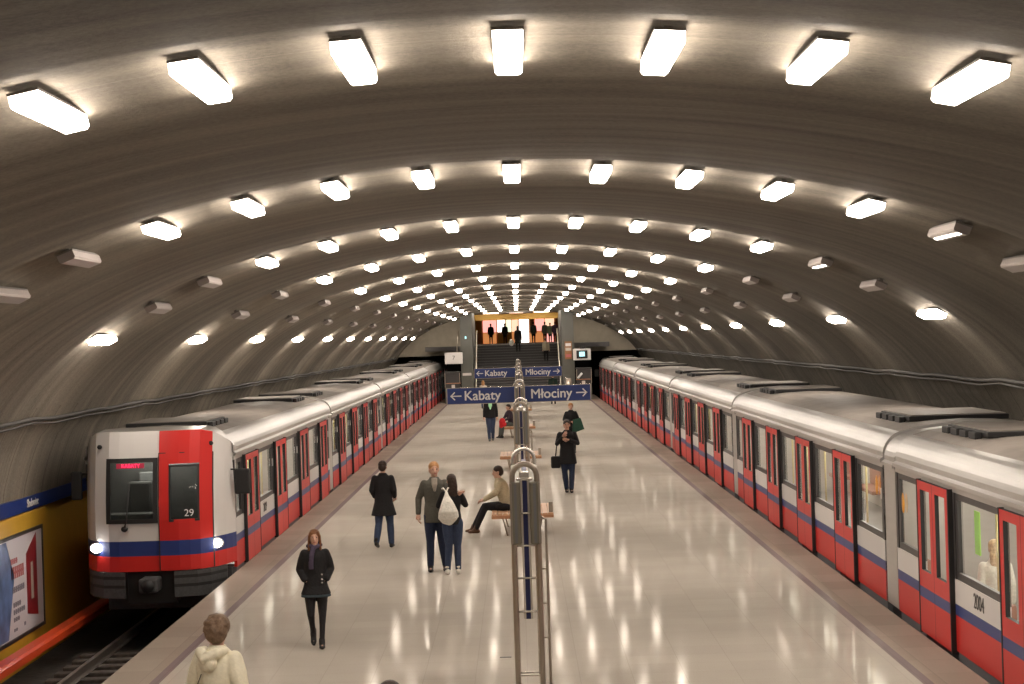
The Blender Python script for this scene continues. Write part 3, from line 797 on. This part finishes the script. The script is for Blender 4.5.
for sx, lab in ((-1, 'dark glass booth left of the staircase'), (1, 'dark glass booth with a white receiver right of the staircase')):
    t = thing('booth', lab, 'booth', (sx*4.05, 118.6, 0))
    MB().box(-.46, .46, 0, 1.2, 0, 1.0, M['pillar'], .02).build('base', t)
    MB().box(-.44, .44, .02, 1.18, 1.0, 1.86, M['dark'], .02).build('pane', t)
    MB().box(-.48, .48, -.02, 1.22, 1.86, 1.95, M['under'], .02).build('roof', t)
    for q in (-.45, .45): MB().box(q-.02, q+.02, -.01, .03, 1.0, 1.88, M['inox']).build('post', t)
    if sx > 0: MB().tube([(-.40, -.05, 1.30), (-.30, -.06, 1.42), (-.12, -.05, 1.62)], .07, M['white'], 8).build('receiver', t)
    g = thing('barrier', f'low dark barrier with a white plate {"left" if sx < 0 else "right"} of the staircase', 'barrier', (sx*3.9, 115.5, 0))
    MB().box(-.42, .42, 0, .08, .9, 1.28, M['dark'], .02).build('panel', g); MB().box(-.10, .10, -.02, 0, .95, 1.22, M['twhite']).build('plate', g)
    MB().box(-.44, .44, -.02, .1, 1.28, 1.33, M['wood2']).build('top_rail', g)
    for q in (-.38, .38): MB().tube([(q, .04, 0), (q, .04, .92)], .025, M['inox'], 8).build('post', g)
t = thing('notice_board', 'narrow notice board with red and white sheets on the right stair wall', 'notice board', (3.14, 118.97, 0))
MB().box(-.22, .22, -.03, .02, 2.5, 3.6, M['brown'], .01).build('board', t)
for q, m in ((3.3, 'twhite'), (3.02, 'beige'), (2.62, 'pink')): MB().box(-.17, .17, -.045, -.03, q, q+.18, M[m]).build('sheet', t)
tag(MB().box(-3.42, -2.88, 118.95, 119.0, 1.68, 1.84, M['twhite'], .01).build('wall_plate'), 'white plate low on the left stair wall', 'sign')
tag(MB().box(-3.22, -3.12, 118.95, 119.0, 3.95, 4.1, M['screen'], .01).build('wall_lamp'), 'tiny pale green lamp high on the left stair wall', 'lamp')
t = thing('litter_bin', 'grey cylindrical bin beside the right stair wall', 'bin', (3.05, 118.0, 0))
MB().tube([(0, 0, 0), (0, 0, .02), (0, 0, 1.3)], .19, M['inox'], 16).build('body', t); MB().tube([(0, 0, 1.3), (0, 0, 1.36)], .20, M['inox2'], 16).build('lid', t)

# ------------------------------------------------------------------ people
_mc = {}
def cm(name, col, rough=.8, noise=.12, bump=.3):
    if name not in _mc: _mc[name] = mat(name, col, rough, noise=noise, nscale=35, bump=bump, spec=.3)
    return _mc[name]
SKIN = mat('skin', (.56, .33, .24), .5, spec=.4)
EYE = mat('eye_dark', (.03, .02, .02), .3); LIP = mat('lip', (.38, .11, .09), .5)

def remesh(mb, voxel, smooth_it=4):
    bmesh.ops.recalc_face_normals(mb.bm, faces=mb.bm.faces[:])
    me = bpy.data.meshes.new('tmp'); mb.bm.to_mesh(me); mb.bm.free()
    o = bpy.data.objects.new('tmp', me); COL.objects.link(o)
    r = o.modifiers.new('r', 'REMESH'); r.mode = 'VOXEL'; r.voxel_size = voxel
    s = o.modifiers.new('s', 'SMOOTH'); s.iterations = smooth_it; s.factor = .5
    dg = bpy.context.evaluated_depsgraph_get(); m2 = bpy.data.meshes.new_from_object(o.evaluated_get(dg))
    bpy.data.objects.remove(o); bpy.data.meshes.remove(me)
    for p in m2.polygons: p.use_smooth = True
    return m2
def mesh_obj(name, me, m, parent):
    me.name = name; me.materials.clear(); me.materials.append(m); o = bpy.data.objects.new(name, me); COL.objects.link(o); o.parent = parent; return o

def V(*a): return Vector(a)
def lerp(a, b, t): return a + (b - a) * t
def limb(mb, pts, rad, seg=12):
    """tapered limb with rounded ends"""
    pts = [Vector(p) for p in pts]; P = []; R = []
    for i in range(len(pts) - 1):
        for q in range(4):
            t = q / 4; P.append(lerp(pts[i], pts[i+1], t)); R.append(rad[i] + (rad[i+1] - rad[i]) * t)
    P.append(pts[-1]); R.append(rad[-1])
    mb.tube(P, R, SKIN, seg)
    for p, r in zip(pts, rad): mb.ball(p, r * .98, SKIN, 12)
def hand(mb, wrist, d, palm_n, s, side, curl=.35):
    """palm and five bent fingers; d = direction of the fingers, palm_n = normal of the palm (towards which fingers curl)"""
    d = Vector(d).normalized(); n = Vector(palm_n); n = (n - d * n.dot(d)).normalized(); a = d.cross(n) * side
    w = Vector(wrist)
    mb.tube([w - d*.02*s, w + d*.02*s, w + d*.05*s, w + d*.085*s], [(.022*s, .022*s), (.03*s, .024*s), (.038*s, .024*s), (.034*s, .020*s)], SKIN, 10)
    base = w + d * .08 * s
    for i, (off, ln) in enumerate(((-.028, .066), (-.009, .078), (.010, .072), (.027, .056))):
        p = base + a * off * s; c1 = curl; q1 = p + (d*math.cos(c1) + n*math.sin(c1)) * ln*.45*s
        q2 = q1 + (d*math.cos(c1*2.2) + n*math.sin(c1*2.2)) * ln*.32*s; q3 = q2 + (d*math.cos(c1*3) + n*math.sin(c1*3)) * ln*.25*s
        mb.tube([p - d*.015*s, p, q1, q2, q3], [.0095*s, .0095*s, .009*s, .008*s, .005*s], SKIN, 7)
    p = w + d*.03*s - a*.030*s; q1 = p + (d*.7 - a*.6 + n*.3).normalized()*.035*s; q2 = q1 + (d*.9 - a*.1 + n*.5).normalized()*.032*s
    mb.tube([p, q1, q2], [.012*s, .0105*s, .007*s], SKIN, 7)

def person(label, loc, rz, height, top=None, pants=None, shoes=None, hair='short', hair_m=None, hem=.80, flare=0.0, coat_len=None,
           arms=None, legs=None, hands=None, head_turn=0, head_tilt=0, spine=None, face=True, voxel=.013, build=1.0, collar=True, leg_w=1.0, pelvis=(0, 0, .93),
           neck=None, open_neck=False, group='people', sleeve=1.0, hand_dir=None, cover_hands=False, fluff=0):
    """local frame: the person faces -y; their right hand is at -x. All joints for a 1.75 m figure."""
    t = thing('person', label, 'person', loc, rz, group)
    s = height / 1.75; t.scale = (1, 1, 1)
    S = lambda v: Vector(v) * s
    pelvis = V(*pelvis); nk = V(*neck) if neck else pelvis + V(0, 0, .55)
    up_ = (nk - pelvis).normalized()
    sp = lambda f, off=(0, 0, 0): lerp(pelvis, nk, f) + V(*off)
    bw = build
    sh = [sp(.86, (-.158*bw, 0, 0)), sp(.86, (.158*bw, 0, 0))]
    A = arms or [None, None]; G = legs or [None, None]
    arm = []
    for i, sx in enumerate((-1, 1)):
        a = A[i] or ((sx*.205*bw, .03, pelvis.z + .22), (sx*.22*bw, -.02, pelvis.z - .03))
        arm.append((sh[i], V(*a[0]), V(*a[1])))
    leg = []
    for i, sx in enumerate((-1, 1)):
        g = G[i] or ((sx*.095, -.01, .49), (sx*.095, .02, .085))
        hp = pelvis + V(sx*.09, 0, -.03)
        leg.append((hp, V(*g[0]), V(*g[1]), V(*(g[2] if len(g) > 2 else (0, -1, 0)))))
    hc = nk + V(0, -.015, .145)
    Rh = Matrix.Rotation(head_turn, 4, 'Z') @ Matrix.Rotation(head_tilt, 4, 'X')
    hp_ = lambda v: hc + Rh @ V(*v)
    # --- body (one continuous surface)
    mb = MB()
    secs = [(-.10, .13, .10), (0, .165, .115), (.15, .155, .11), (.32, .135, .095), (.55, .155, .11), (.75, .165, .11), (.88, .15, .09), (.97, .07, .06)]
    mb.tube([S(sp(f)) for f, a, b in secs], [(a*s*bw, b*s*bw) for f, a, b in secs], SKIN, 20)
    mb.tube([S(sp(.9)), S(nk + V(0, 0, .02)), S(nk + V(0, -.01, .09))], [.06*s, .053*s, .052*s], SKIN, 14)
    mb.ball(S(hp_((0, .008, .025))), (.077*s, .097*s, .098*s), SKIN, 20, Rh)
    mb.ball(S(hp_((0, -.022, -.035))), (.058*s, .068*s, .075*s), SKIN, 16, Rh)
    mb.ball(S(hp_((0, -.070, -.092))), (.026*s, .022*s, .022*s), SKIN, 10, Rh)
    mb.tube([S(hp_((0, -.088, .02))), S(hp_((0, -.102, -.012))), S(hp_((0, -.112, -.026))), S(hp_((0, -.09, -.036)))], [.009*s, .013*s, .018*s, .014*s], SKIN, 8)
    for sx in (-1, 1): mb.ball(S(hp_((sx*.078, .01, -.01))), (.012*s, .02*s, .033*s), SKIN, 10, Rh)
    for i in range(2):
        limb(mb, [S(q) for q in arm[i]], [.052*s, .042*s, .028*s])
        hp, kn, an, fd = leg[i]
        limb(mb, [S(hp), S(lerp(hp, kn, .5)), S(kn), S(lerp(kn, an, .35)), S(an)], [.088*s, .078*s*min(1, .3+.7*leg_w), .056*s*min(1, leg_w+.1), .056*s*min(1, leg_w), .038*s*min(1, leg_w+.1)])
        limb(mb, [S(an + V(0, 0, -.03) - fd*.03), S(an + V(0, 0, -.045) + fd*.12)], [.034*s, .028*s])
    me = remesh(mb, voxel)
    bm2 = MB(); bm2.bm.from_mesh(me); bm2.mi(SKIN)
    for i, sx in enumerate((-1, 1)):
        el, wr = arm[i][1], arm[i][2]; d = (wr - el).normalized()
        if hand_dir and hand_dir[i]: d = V(*hand_dir[i][0]).normalized(); pn = hand_dir[i][1]
        else: pn = (-sx, -.2, 0)
        hand(bm2, S(wr), d, pn, s*1.05, -sx, .35)
    body = bm2.build('body', t)
    # --- face
    if face:
        for sx in (-1, 1):
            MB().ball(S(hp_((sx*.031, -.085, .012))), (.013*s, .008*s, .007*s), EYE, 8).build('eye', t)
            MB().tube([S(hp_((sx*.016, -.092, .034))), S(hp_((sx*.046, -.082, .034)))], .0045*s, hair_m or EYE, 6).build('eyebrow', t)
        MB().ball(S(hp_((0, -.088, -.058))), (.024*s, .008*s, .007*s), LIP, 8).build('mouth', t)
    # --- trousers
    if pants:
        mb = MB()
        mb.tube([S(sp(f)) for f, a, b in secs[:3]], [((a+.012)*s*bw, (b+.012)*s*bw) for f, a, b in secs[:3]], SKIN, 20)
        mb.ball(S(sp(.15)), (.15*s*bw, .11*s, .06*s), SKIN)
        for i in range(2):
            hp, kn, an, fd = leg[i]; k = leg_w
            limb(mb, [S(hp), S(lerp(hp, kn, .5)), S(kn), S(lerp(kn, an, .35)), S(lerp(kn, an, .97))],
                 [.100*s, .090*s*(.6+.4*k), .066*s*(.5+.5*k), .064*s*k, .052*s*k])
        mesh_obj('trousers', remesh(mb, voxel), pants, t)
    if shoes:
        for i in range(2):
            hp, kn, an, fd = leg[i]; f = V(*fd).normalized() if not isinstance(fd, Vector) else fd.normalized()
            mb = MB(); c = an
            side = Vector((-f.y, f.x, 0))
            limb(mb, [S(an + V(0, 0, .05) - f*.01), S(an + V(0, 0, -.02) + f*.02)], [.047*s, .047*s])
            limb(mb, [S(an + V(0, 0, -.02) - f*.02), S(an + V(0, 0, -.045) - f*.045)], [.042*s, .038*s])
            mb.tube([S(an + V(0, 0, -.05) - f*.075), S(an + V(0, 0, -.045) - f*.03), S(an + V(0, 0, -.045) + f*.05), S(an + V(0, 0, -.05) + f*.11), S(an + V(0, 0, -.056) + f*.165)],
                    [(.03*s, .028*s), (.042*s, .042*s), (.045*s, .038*s), (.046*s, .031*s), (.024*s, .018*s)], SKIN, 12)
            mesh_obj('shoe', remesh(mb, voxel, 2), shoes, t)
    # --- coat / jacket
    if top:
        mb = MB(); L = coat_len if coat_len is not None else .12      # how far the hem hangs below the pelvis centre
        cs = [(.15, .172, .128), (.32, .158, .120), (.55, .172, .128), (.75, .182, .128), (.86, .180, .112), (.93, .140, .092), (.97, .095, .08), (1.0, .085, .08)]
        pts = []; rr = []
        for q in (1, .66, .33, 0):
            z = -L * q
            pts.append(S(pelvis + V(0, 0, z))); rr.append(((.178 + flare*q)*s*bw, (.135 + flare*q*.8)*s*bw))
        for f, a, b in cs: pts.append(S(sp(f))); rr.append((a*s*bw, b*s*bw))
        mb.tube(pts, rr, SKIN, 24)
        for i in range(2):
            a, e, wr = arm[i]; we = lerp(e, wr, .93 if not cover_hands else 1.05)
            limb(mb, [S(a), S(lerp(a, e, .5)), S(e), S(we)], [.064*s*bw, .062*s*sleeve, .054*s*sleeve, .044*s*sleeve])
        if collar: mb.tube([S(nk + V(0, .005, -.03)), S(nk + V(0, .002, .03))], [(.085*s, .08*s), (.075*s, .072*s)], SKIN, 16)
        mesh_obj('coat', remesh(mb, voxel, 3), top, t)
    # --- hair
    hm = hair_m
    if hair:
        mb = MB()
        mb.ball(S(hp_((0, .016, .046))), ((.087+fluff)*s, (.099+fluff)*s, (.088+fluff)*s), SKIN, 18, Rh)
        mb.ball(S(hp_((0, .050, .0))), ((.082+fluff)*s, (.072+fluff)*s, (.088+fluff)*s), SKIN, 16, Rh)
        if fluff:                            # loose tufts
            rr_ = random.Random(3)
            for q in range(26):
                a = rr_.uniform(0, 2*PI); e_ = rr_.uniform(-.3, 1.3)
                mb.ball(S(hp_((.093*math.cos(a)*math.cos(e_), .035 + .095*abs(math.sin(a))*math.cos(e_), .03 + .10*math.sin(e_)))), .028*s, SKIN, 8)
        if hair in ('long', 'bob', 'long_back'):
            ln = {'bob': .14, 'long': .26, 'long_back': .30}[hair]
            mb.tube([S(hp_((0, .055, .03))), S(hp_((0, .085, -.08))), S(hp_((0, .095, -.08 - ln*.5))), S(hp_((0, .09, -.06 - ln)))], [(.08*s, .05*s), (.088*s, .045*s), (.08*s, .035*s), (.04*s, .02*s)], SKIN, 14)
            if hair != 'long_back':
                for sx in (-1, 1):
                    mb.tube([S(hp_((sx*.045, -.055, .095))), S(hp_((sx*.078, -.035, .03))), S(hp_((sx*.082, -.02, -.07))), S(hp_((sx*.085, -.02, -.10 - ln*.5))), S(hp_((sx*.07, -.02, -.06 - ln*.95)))],
                            [.016*s, (.018*s, .03*s), (.02*s, .035*s), (.022*s, .035*s), .012*s], SKIN, 10)
        mesh_obj('hair', remesh(mb, voxel*.8, 2), hm, t)
    return t, s, S

def extra(mb, name, m, t, voxel=.012, it=3): return mesh_obj(name, remesh(mb, voxel, it), m, t)
BLK = cm('black_wool', (.012, .011, .012)); DEN = cm('denim', (.035, .05, .095)); DEN2 = cm('dark_denim', (.018, .026, .055))
GRYG = cm('grey_green_jacket', (.085, .08, .065)); CREAM = cm('cream_jacket', (.78, .72, .56), noise=.05); BEI = cm('beige_jacket', (.50, .42, .28))
BRN = cm('brown_leather', (.10, .045, .025), .5); HB = cm('brown_hair', (.16, .065, .025), .5, .3, .6); HD = cm('dark_hair', (.035, .02, .014), .5, .3, .6)
HG = cm('ginger_hair', (.40, .20, .08), .5, .3, .6); HGR = cm('grey_brown_hair', (.18, .115, .075), .6, .3, .6); SHB = cm('black_shoe', (.015, .013, .013), .5)
WHT = cm('white_cloth', (.70, .67, .60)); REDC = cm('red_cloth', (.55, .02, .025)); GRN = cm('green_cloth', (.018, .055, .035)); LGRN = cm('pale_green_print', (.40, .75, .45))
TIG = cm('black_tights', (.014, .012, .014), .6); SHORT = cm('dark_blue_fringe', (.035, .05, .06)); SCARF = cm('purple_grey_scarf', (.06, .045, .075))
GREY = cm('grey_cloth', (.10, .11, .10)); DGR = cm('dark_green_cloth', (.012, .028, .02)); HBL = cm('blonde_hair', (.55, .38, .20), .5, .3, .6)

# girl in black walking to the viewer
t, s, S = person('person in a short black coat, scarf and black tights walking toward the viewer', (-2.68, 24.75, 0), .12, 1.53, BLK, TIG, SHB, 'long', HB,
    coat_len=.13, flare=.05, leg_w=.72, voxel=.011, build=.98, sleeve=1.15,
    arms=[((-.225, .06, 1.16), (-.16, -.075, 1.02)), ((.225, .06, 1.16), (.16, -.075, 1.02))], hand_dir=[((.7, .3, -.5), (.5, .5, 0)), ((-.7, .3, -.5), (-.5, .5, 0))],
    legs=[((-.085, -.06, .50), (-.055, .16, .20), (0, -.80, -.60)), ((.085, -.03, .49), (.065, -.04, .085), (0, -1, 0))])
mb = MB(); mb.tube([S((0, 0, .76)), S((0, 0, .80)), S((0, 0, .86))], [(.225*s, .175*s), (.215*s, .165*s), (.19*s, .15*s)], SKIN, 24); extra(mb, 'shorts', SHORT, t)
mb = MB(); mb.tube([S((-.09, -.02, 1.52)), S((0, -.10, 1.49)), S((.09, -.02, 1.52)), S((.05, .08, 1.54)), S((-.06, .08, 1.54)), S((-.1, -.02, 1.50))], .036*s, SKIN, 10)
mb.tube([S((-.02, -.11, 1.49)), S((-.05, -.15, 1.38)), S((-.06, -.155, 1.25)), S((-.06, -.15, 1.18))], [(.04*s, .022*s)]*4, SKIN, 10)
extra(mb, 'scarf', SCARF, t)
for z in (1.10, 1.03, .98): MB().ball(S((.09, -.158, z)), .014*s, M['inox2'], 8).build('button', t)

# man in long black coat walking away
person('person in a long black coat and jeans walking away along the left of the platform', (-2.62, 36.5, 0), PI - .15, 1.66, BLK, DEN, SHB, 'short', HD,
    coat_len=.27, flare=.07, face=False, leg_w=1.15, voxel=.012, build=1.05,
    arms=[((-.225, .04, 1.17), (-.20, -.12, 1.02)), ((.225, .04, 1.17), (.20, -.12, 1.02))],
    legs=[((-.10, -.10, .49), (-.11, -.12, .09)), ((.10, .05, .50), (.12, .22, .15), (0, -.9, -.35))], sleeve=1.1)

# couple
t, s, S = person('ginger-haired person in a grey-green jacket with an arm round the partner', (-1.47, 32.55, 0), .05, 1.86, GRYG, DEN2, SHB, 'short', HG,
    coat_len=.14, voxel=.012, build=1.02, head_turn=.15,
    arms=[((-.26, .02, 1.17), (-.27, -.04, .93)), ((.27, -.18, 1.28), (.36, -.42, 1.24))], hand_dir=[None, ((.2, -.25, .25), (0, .2, -1))],
    legs=[((-.09, -.01, .49), (-.10, .01, .085)), ((.09, -.01, .49), (.14, .05, .085))])
mb = MB(); mb.tube([S((0, -.11, 1.50)), S((.0, -.135, 1.40)), S((.0, -.14, 1.28))], [(.055*s, .02*s), (.05*s, .02*s), (.02*s, .015*s)], SKIN, 10); extra(mb, 'shirt', cm('light_shirt', (.35, .30, .25)), t)
t, s, S = person('long-haired person seen from behind in black top and jeans with white drawstring bag', (-1.17, 32.15, 0), PI + .10, 1.67, BLK, DEN, WHT, 'long_back', HD,
    coat_len=.06, face=False, voxel=.012, build=.9, head_turn=.2,
    arms=[((-.24, -.05, 1.20), (-.16, -.30, 1.27)), ((.23, -.06, 1.20), (.14, -.30, 1.22))],
    legs=[((-.075, 0, .49), (-.075, .02, .085)), ((.075, 0, .49), (.11, .02, .085))], leg_w=1.0)
mb = MB()
b = thing('drawstring_bag', 'white drawstring bag on the back of the dark-haired person in the couple', 'bag', (-1.25, 31.97, 0), .06)
mb.tube([(.0, .05, 1.40), (.0, 0, 1.34), (.01, -.05, 1.22), (.02, -.08, 1.06), (.02, -.07, .97), (.03, -.02, .90), (.05, .02, .84)], [(.018, .02), (.035, .03), (.10, .06), (.165, .09), (.175, .09), (.12, .06), (.03, .02)], SKIN, 14)
extra(mb, 'pouch', WHT, b, .011)
MB().tube([(.0, .04, 1.38), (-.05, .06, 1.45), (-.07, .16, 1.43)], .012, WHT, 6).tube([(.0, .04, 1.38), (.03, .06, 1.45), (.07, .16, 1.43)], .012, WHT, 6).build('strap', b)

# seated man on the nearest bench
t, s, S = person('person in a beige jacket sitting on the nearest bench with legs stretched out', (-.30, 38.9, 0), -PI/2, 1.76, BEI, BLK, BRN, 'short', HD,
    pelvis=(0, 0, .55), neck=(0, -.16, 1.06), coat_len=.05, voxel=.012, face=True, head_turn=0, head_tilt=.1,
    arms=[((-.25, -.22, .80), (-.12, -.46, .66)), ((.25, -.22, .80), (.10, -.46, .66))], hand_dir=[((.3, -.8, -.2), (0, 0, -1)), ((-.3, -.8, -.2), (0, 0, -1))],
    legs=[((-.11, -.46, .52), (-.12, -.70, .085)), ((.11, -.44, .52), (.10, -.64, .085))], build=1.1)
mb = MB(); mb.ball((-.38, 38.62, .53), (.17, .10, .075), SKIN, 14); o = extra(mb, 'bag', BLK, None); tag(o, 'small black bag on the bench beside the person in beige', 'bag')

# man right of centre, hands at chest
t, s, S = person('person in a black coat and jeans with a shoulder bag, hands raised to the chest', (1.17, 48.2, 0), .05, 1.82, BLK, DEN2, SHB, 'short', HD,
    coat_len=.24, flare=.03, voxel=.013, build=1.08, leg_w=1.1,
    arms=[((-.25, -.04, 1.18), (-.12, -.24, 1.36)), ((.25, -.04, 1.18), (.02, -.26, 1.28))], hand_dir=[((.5, -.3, .6), (0, 1, .3)), ((-.8, -.3, .2), (0, 1, 0))],
    legs=[((-.08, -.02, .49), (-.04, .05, .085)), ((.09, -.05, .49), (.06, -.12, .085))])
b = MB().box(-.12, .12, -.09, .09, .62, .92, BLK, .04).tube([(0, 0, .90), (.03, -.02, 1.15), (.13, -.03, 1.45)], .014, BLK, 6).build('shoulder_bag', None, (.87, 48.2, 0))
tag(b, 'black shoulder bag hanging at the side of the person with raised hands', 'bag')

# person behind with green bag
person('person in black standing behind, under the right half of the near sign', (1.72, 64.5, 0), .2, 1.68, BLK, BLK, SHB, 'short', HG, coat_len=.1, voxel=.02,
    arms=[((-.26, .0, 1.17), (-.05, -.22, 1.10)), ((.26, .0, 1.17), (.30, -.05, .95))], hand_dir=[((.8, -.3, 0), (0, 1, 0)), None])
mb = MB(); mb.prism([(-.19, .35), (.22, .48), (.10, .86), (-.16, .80)], 'y', -.09, .09, SKIN)
b = extra(mb, 'carrier_bag', GRN, None, .02); b.location = (1.93, 64.3, .32); tag(b, 'dark green bag held by the person in black behind', 'bag')

# man walking on the left under the sign, seen front with green print
t, s, S = person('person in a black jacket over a pale green print top, walking under the near sign', (-1.10, 73.5, 0), 0, 1.80, BLK, DEN, GREY, 'short', HD, coat_len=.06, voxel=.018, build=1.1, leg_w=1.1,
    legs=[((-.08, -.03, .49), (-.06, -.08, .085)), ((.08, -.01, .49), (.06, .10, .10))])
mb = MB(); mb.tube([S((0, -.125, 1.46)), S((0, -.155, 1.30)), S((0, -.155, 1.18))], [(.08*s, .02*s), (.07*s, .02*s), (.02*s, .015*s)], SKIN, 10); extra(mb, 'shirt', LGRN, t, .014)
# seated person with red bag at the third bench
person('person in dark clothes sitting on the third bench beside a red bag', (-.32, 75.9, 0), -PI/2 + .5, 1.72, cm('dark_purple', (.05, .035, .05)), GREY, SHB, 'short', HD,
    pelvis=(0, 0, .55), neck=(0, -.12, 1.07), coat_len=.05, voxel=.02, face=False,
    arms=[((-.24, -.18, .80), (-.12, -.40, .68)), ((.24, -.18, .80), (.12, -.40, .68))], legs=[((-.10, -.44, .52), (-.10, -.50, .085)), ((.10, -.44, .52), (.10, -.50, .085))])
mb = MB(); mb.ball((0, 0, .62), (.17, .12, .20), SKIN, 14).ball((.03, 0, .50), (.20, .13, .12), SKIN, 14).ball((-.06, 0, .42), (.10, .1, .1), SKIN, 10)
b = extra(mb, 'bag', REDC, None, .02); b.location = (-.66, 73.6, .22); b.scale = (.75, 1, .8); tag(b, 'red bag carried beside the person with the green print top', 'bag')

# woman in cream jacket, bottom left
t, s, S = person('person in a cream hooded jacket at the bottom left, looking down the platform', (-2.53, 15.8, 0), PI - .55, 1.70, CREAM, DEN2, SHB, 'short', HGR, coat_len=.18, flare=.03, voxel=.010, build=1.12, sleeve=1.25,
    head_turn=.25, fluff=.020, arms=[((-.26, .02, 1.17), (-.22, -.16, 1.05)), ((.26, .02, 1.17), (.22, -.18, 1.02))], face=True)
mb = MB(); mb.tube([S((-.12, .02, 1.47)), S((-.09, .12, 1.46)), S((0, .165, 1.42)), S((.09, .12, 1.46)), S((.12, .02, 1.47))], [(.03*s, .03*s), (.05*s, .05*s), (.065*s, .05*s), (.05*s, .05*s), (.03*s, .03*s)], SKIN, 12)
mb.ball(S((0, .14, 1.38)), (.10*s, .05*s, .09*s), SKIN, 12); extra(mb, 'hood', CREAM, t, .010)
MB().tube([S((.06, .150, 1.28)), S((.10, .152, 1.20)), S((.12, .140, 1.10))], .004*s, M['dark'], 6).build('zip', t)
# dark-haired person cut off by the bottom edge
person('dark-haired person whose head just shows at the bottom edge', (-.91, 12.7, 0), PI, 1.67, GREY, BLK, SHB, 'short', HD, voxel=.014, face=True)

# far people
person('person with reddish hair and pale jacket beyond the near sign, left of the stands', (-1.98, 108, 0), PI, 1.58, cm('pale_jacket', (.6, .5, .42)), DEN, SHB, 'bob', HG, voxel=.025, face=False)
person('person in dark green standing at the foot of the stairs on the right', (2.0, 112, 0), PI, 1.78, DGR, BLK, SHB, 'short', HD, voxel=.025, face=False, build=1.15)
person('person in a long black coat with a white bag climbing the top of the stairs', (.06, SY0 + 17.6*TREAD, 17*RISE+RISE), PI, 1.70, BLK, BLK, SHB, 'long_back', HD, voxel=.025, face=False, coat_len=.35, flare=.06)
mb = MB(); mb.ball((0, 0, .62), (.17, .10, .22), SKIN, 12); b = extra(mb, 'bag', WHT, None, .02); b.location = (-.36, SY0 + 17.6*TREAD, 18*RISE); tag(b, 'white bag of the person in black near the top of the stairs', 'bag')
person('person in a beige coat climbing the right side of the stairs', (1.83, SY0 + 13.6*TREAD, 14*RISE), PI, 1.52, cm('beige_coat', (.42, .36, .25)), BLK, SHB, 'short', HD, voxel=.025, face=False, coat_len=.1, build=1.1)
ups = [(-2.02, 150, 'leftmost person in black on the upper landing', BLK, BLK, 1.6, PI), (-.93, 150.5, 'person in dark clothes with belt, second from left on the upper landing', cm('dark_clothes', (.03, .03, .025)), BLK, 1.6, PI),
       (1.28, 148, 'person in a wide grey coat standing on the upper landing', GREY, BLK, 1.62, PI), (2.15, 148, 'person in pale grey jacket right of the grey coat on the upper landing', cm('pale_grey', (.3, .32, .28)), BLK, 1.6, PI),
       (2.52, 146, 'person in pale green jacket on the right of the upper landing', cm('pale_green', (.25, .30, .22)), BLK, 1.5, PI), (2.85, 144, 'rightmost person in dark purple on the upper landing', cm('purple', (.04, .025, .05)), BLK, 1.55, PI)]
for x, yy, lab, a, b_, hh, rz in ups: person(lab, (x, yy, ZM), rz, hh, a, b_, SHB, 'short', HD, voxel=.03, face=False, build=1.1, coat_len=.2)
# passenger in the near carriage window
person('blonde passenger sitting inside the nearest window of the right train', (5.66, 23.2, .10), PI, 1.6, WHT, GREY, SHB, 'long_back', HBL, voxel=.014, face=False,
    pelvis=(0, 0, .50), neck=(0, -.02, 1.04), legs=[((-.1, -.42, .47), (-.1, -.42, .085)), ((.1, -.42, .47), (.1, -.42, .085))])
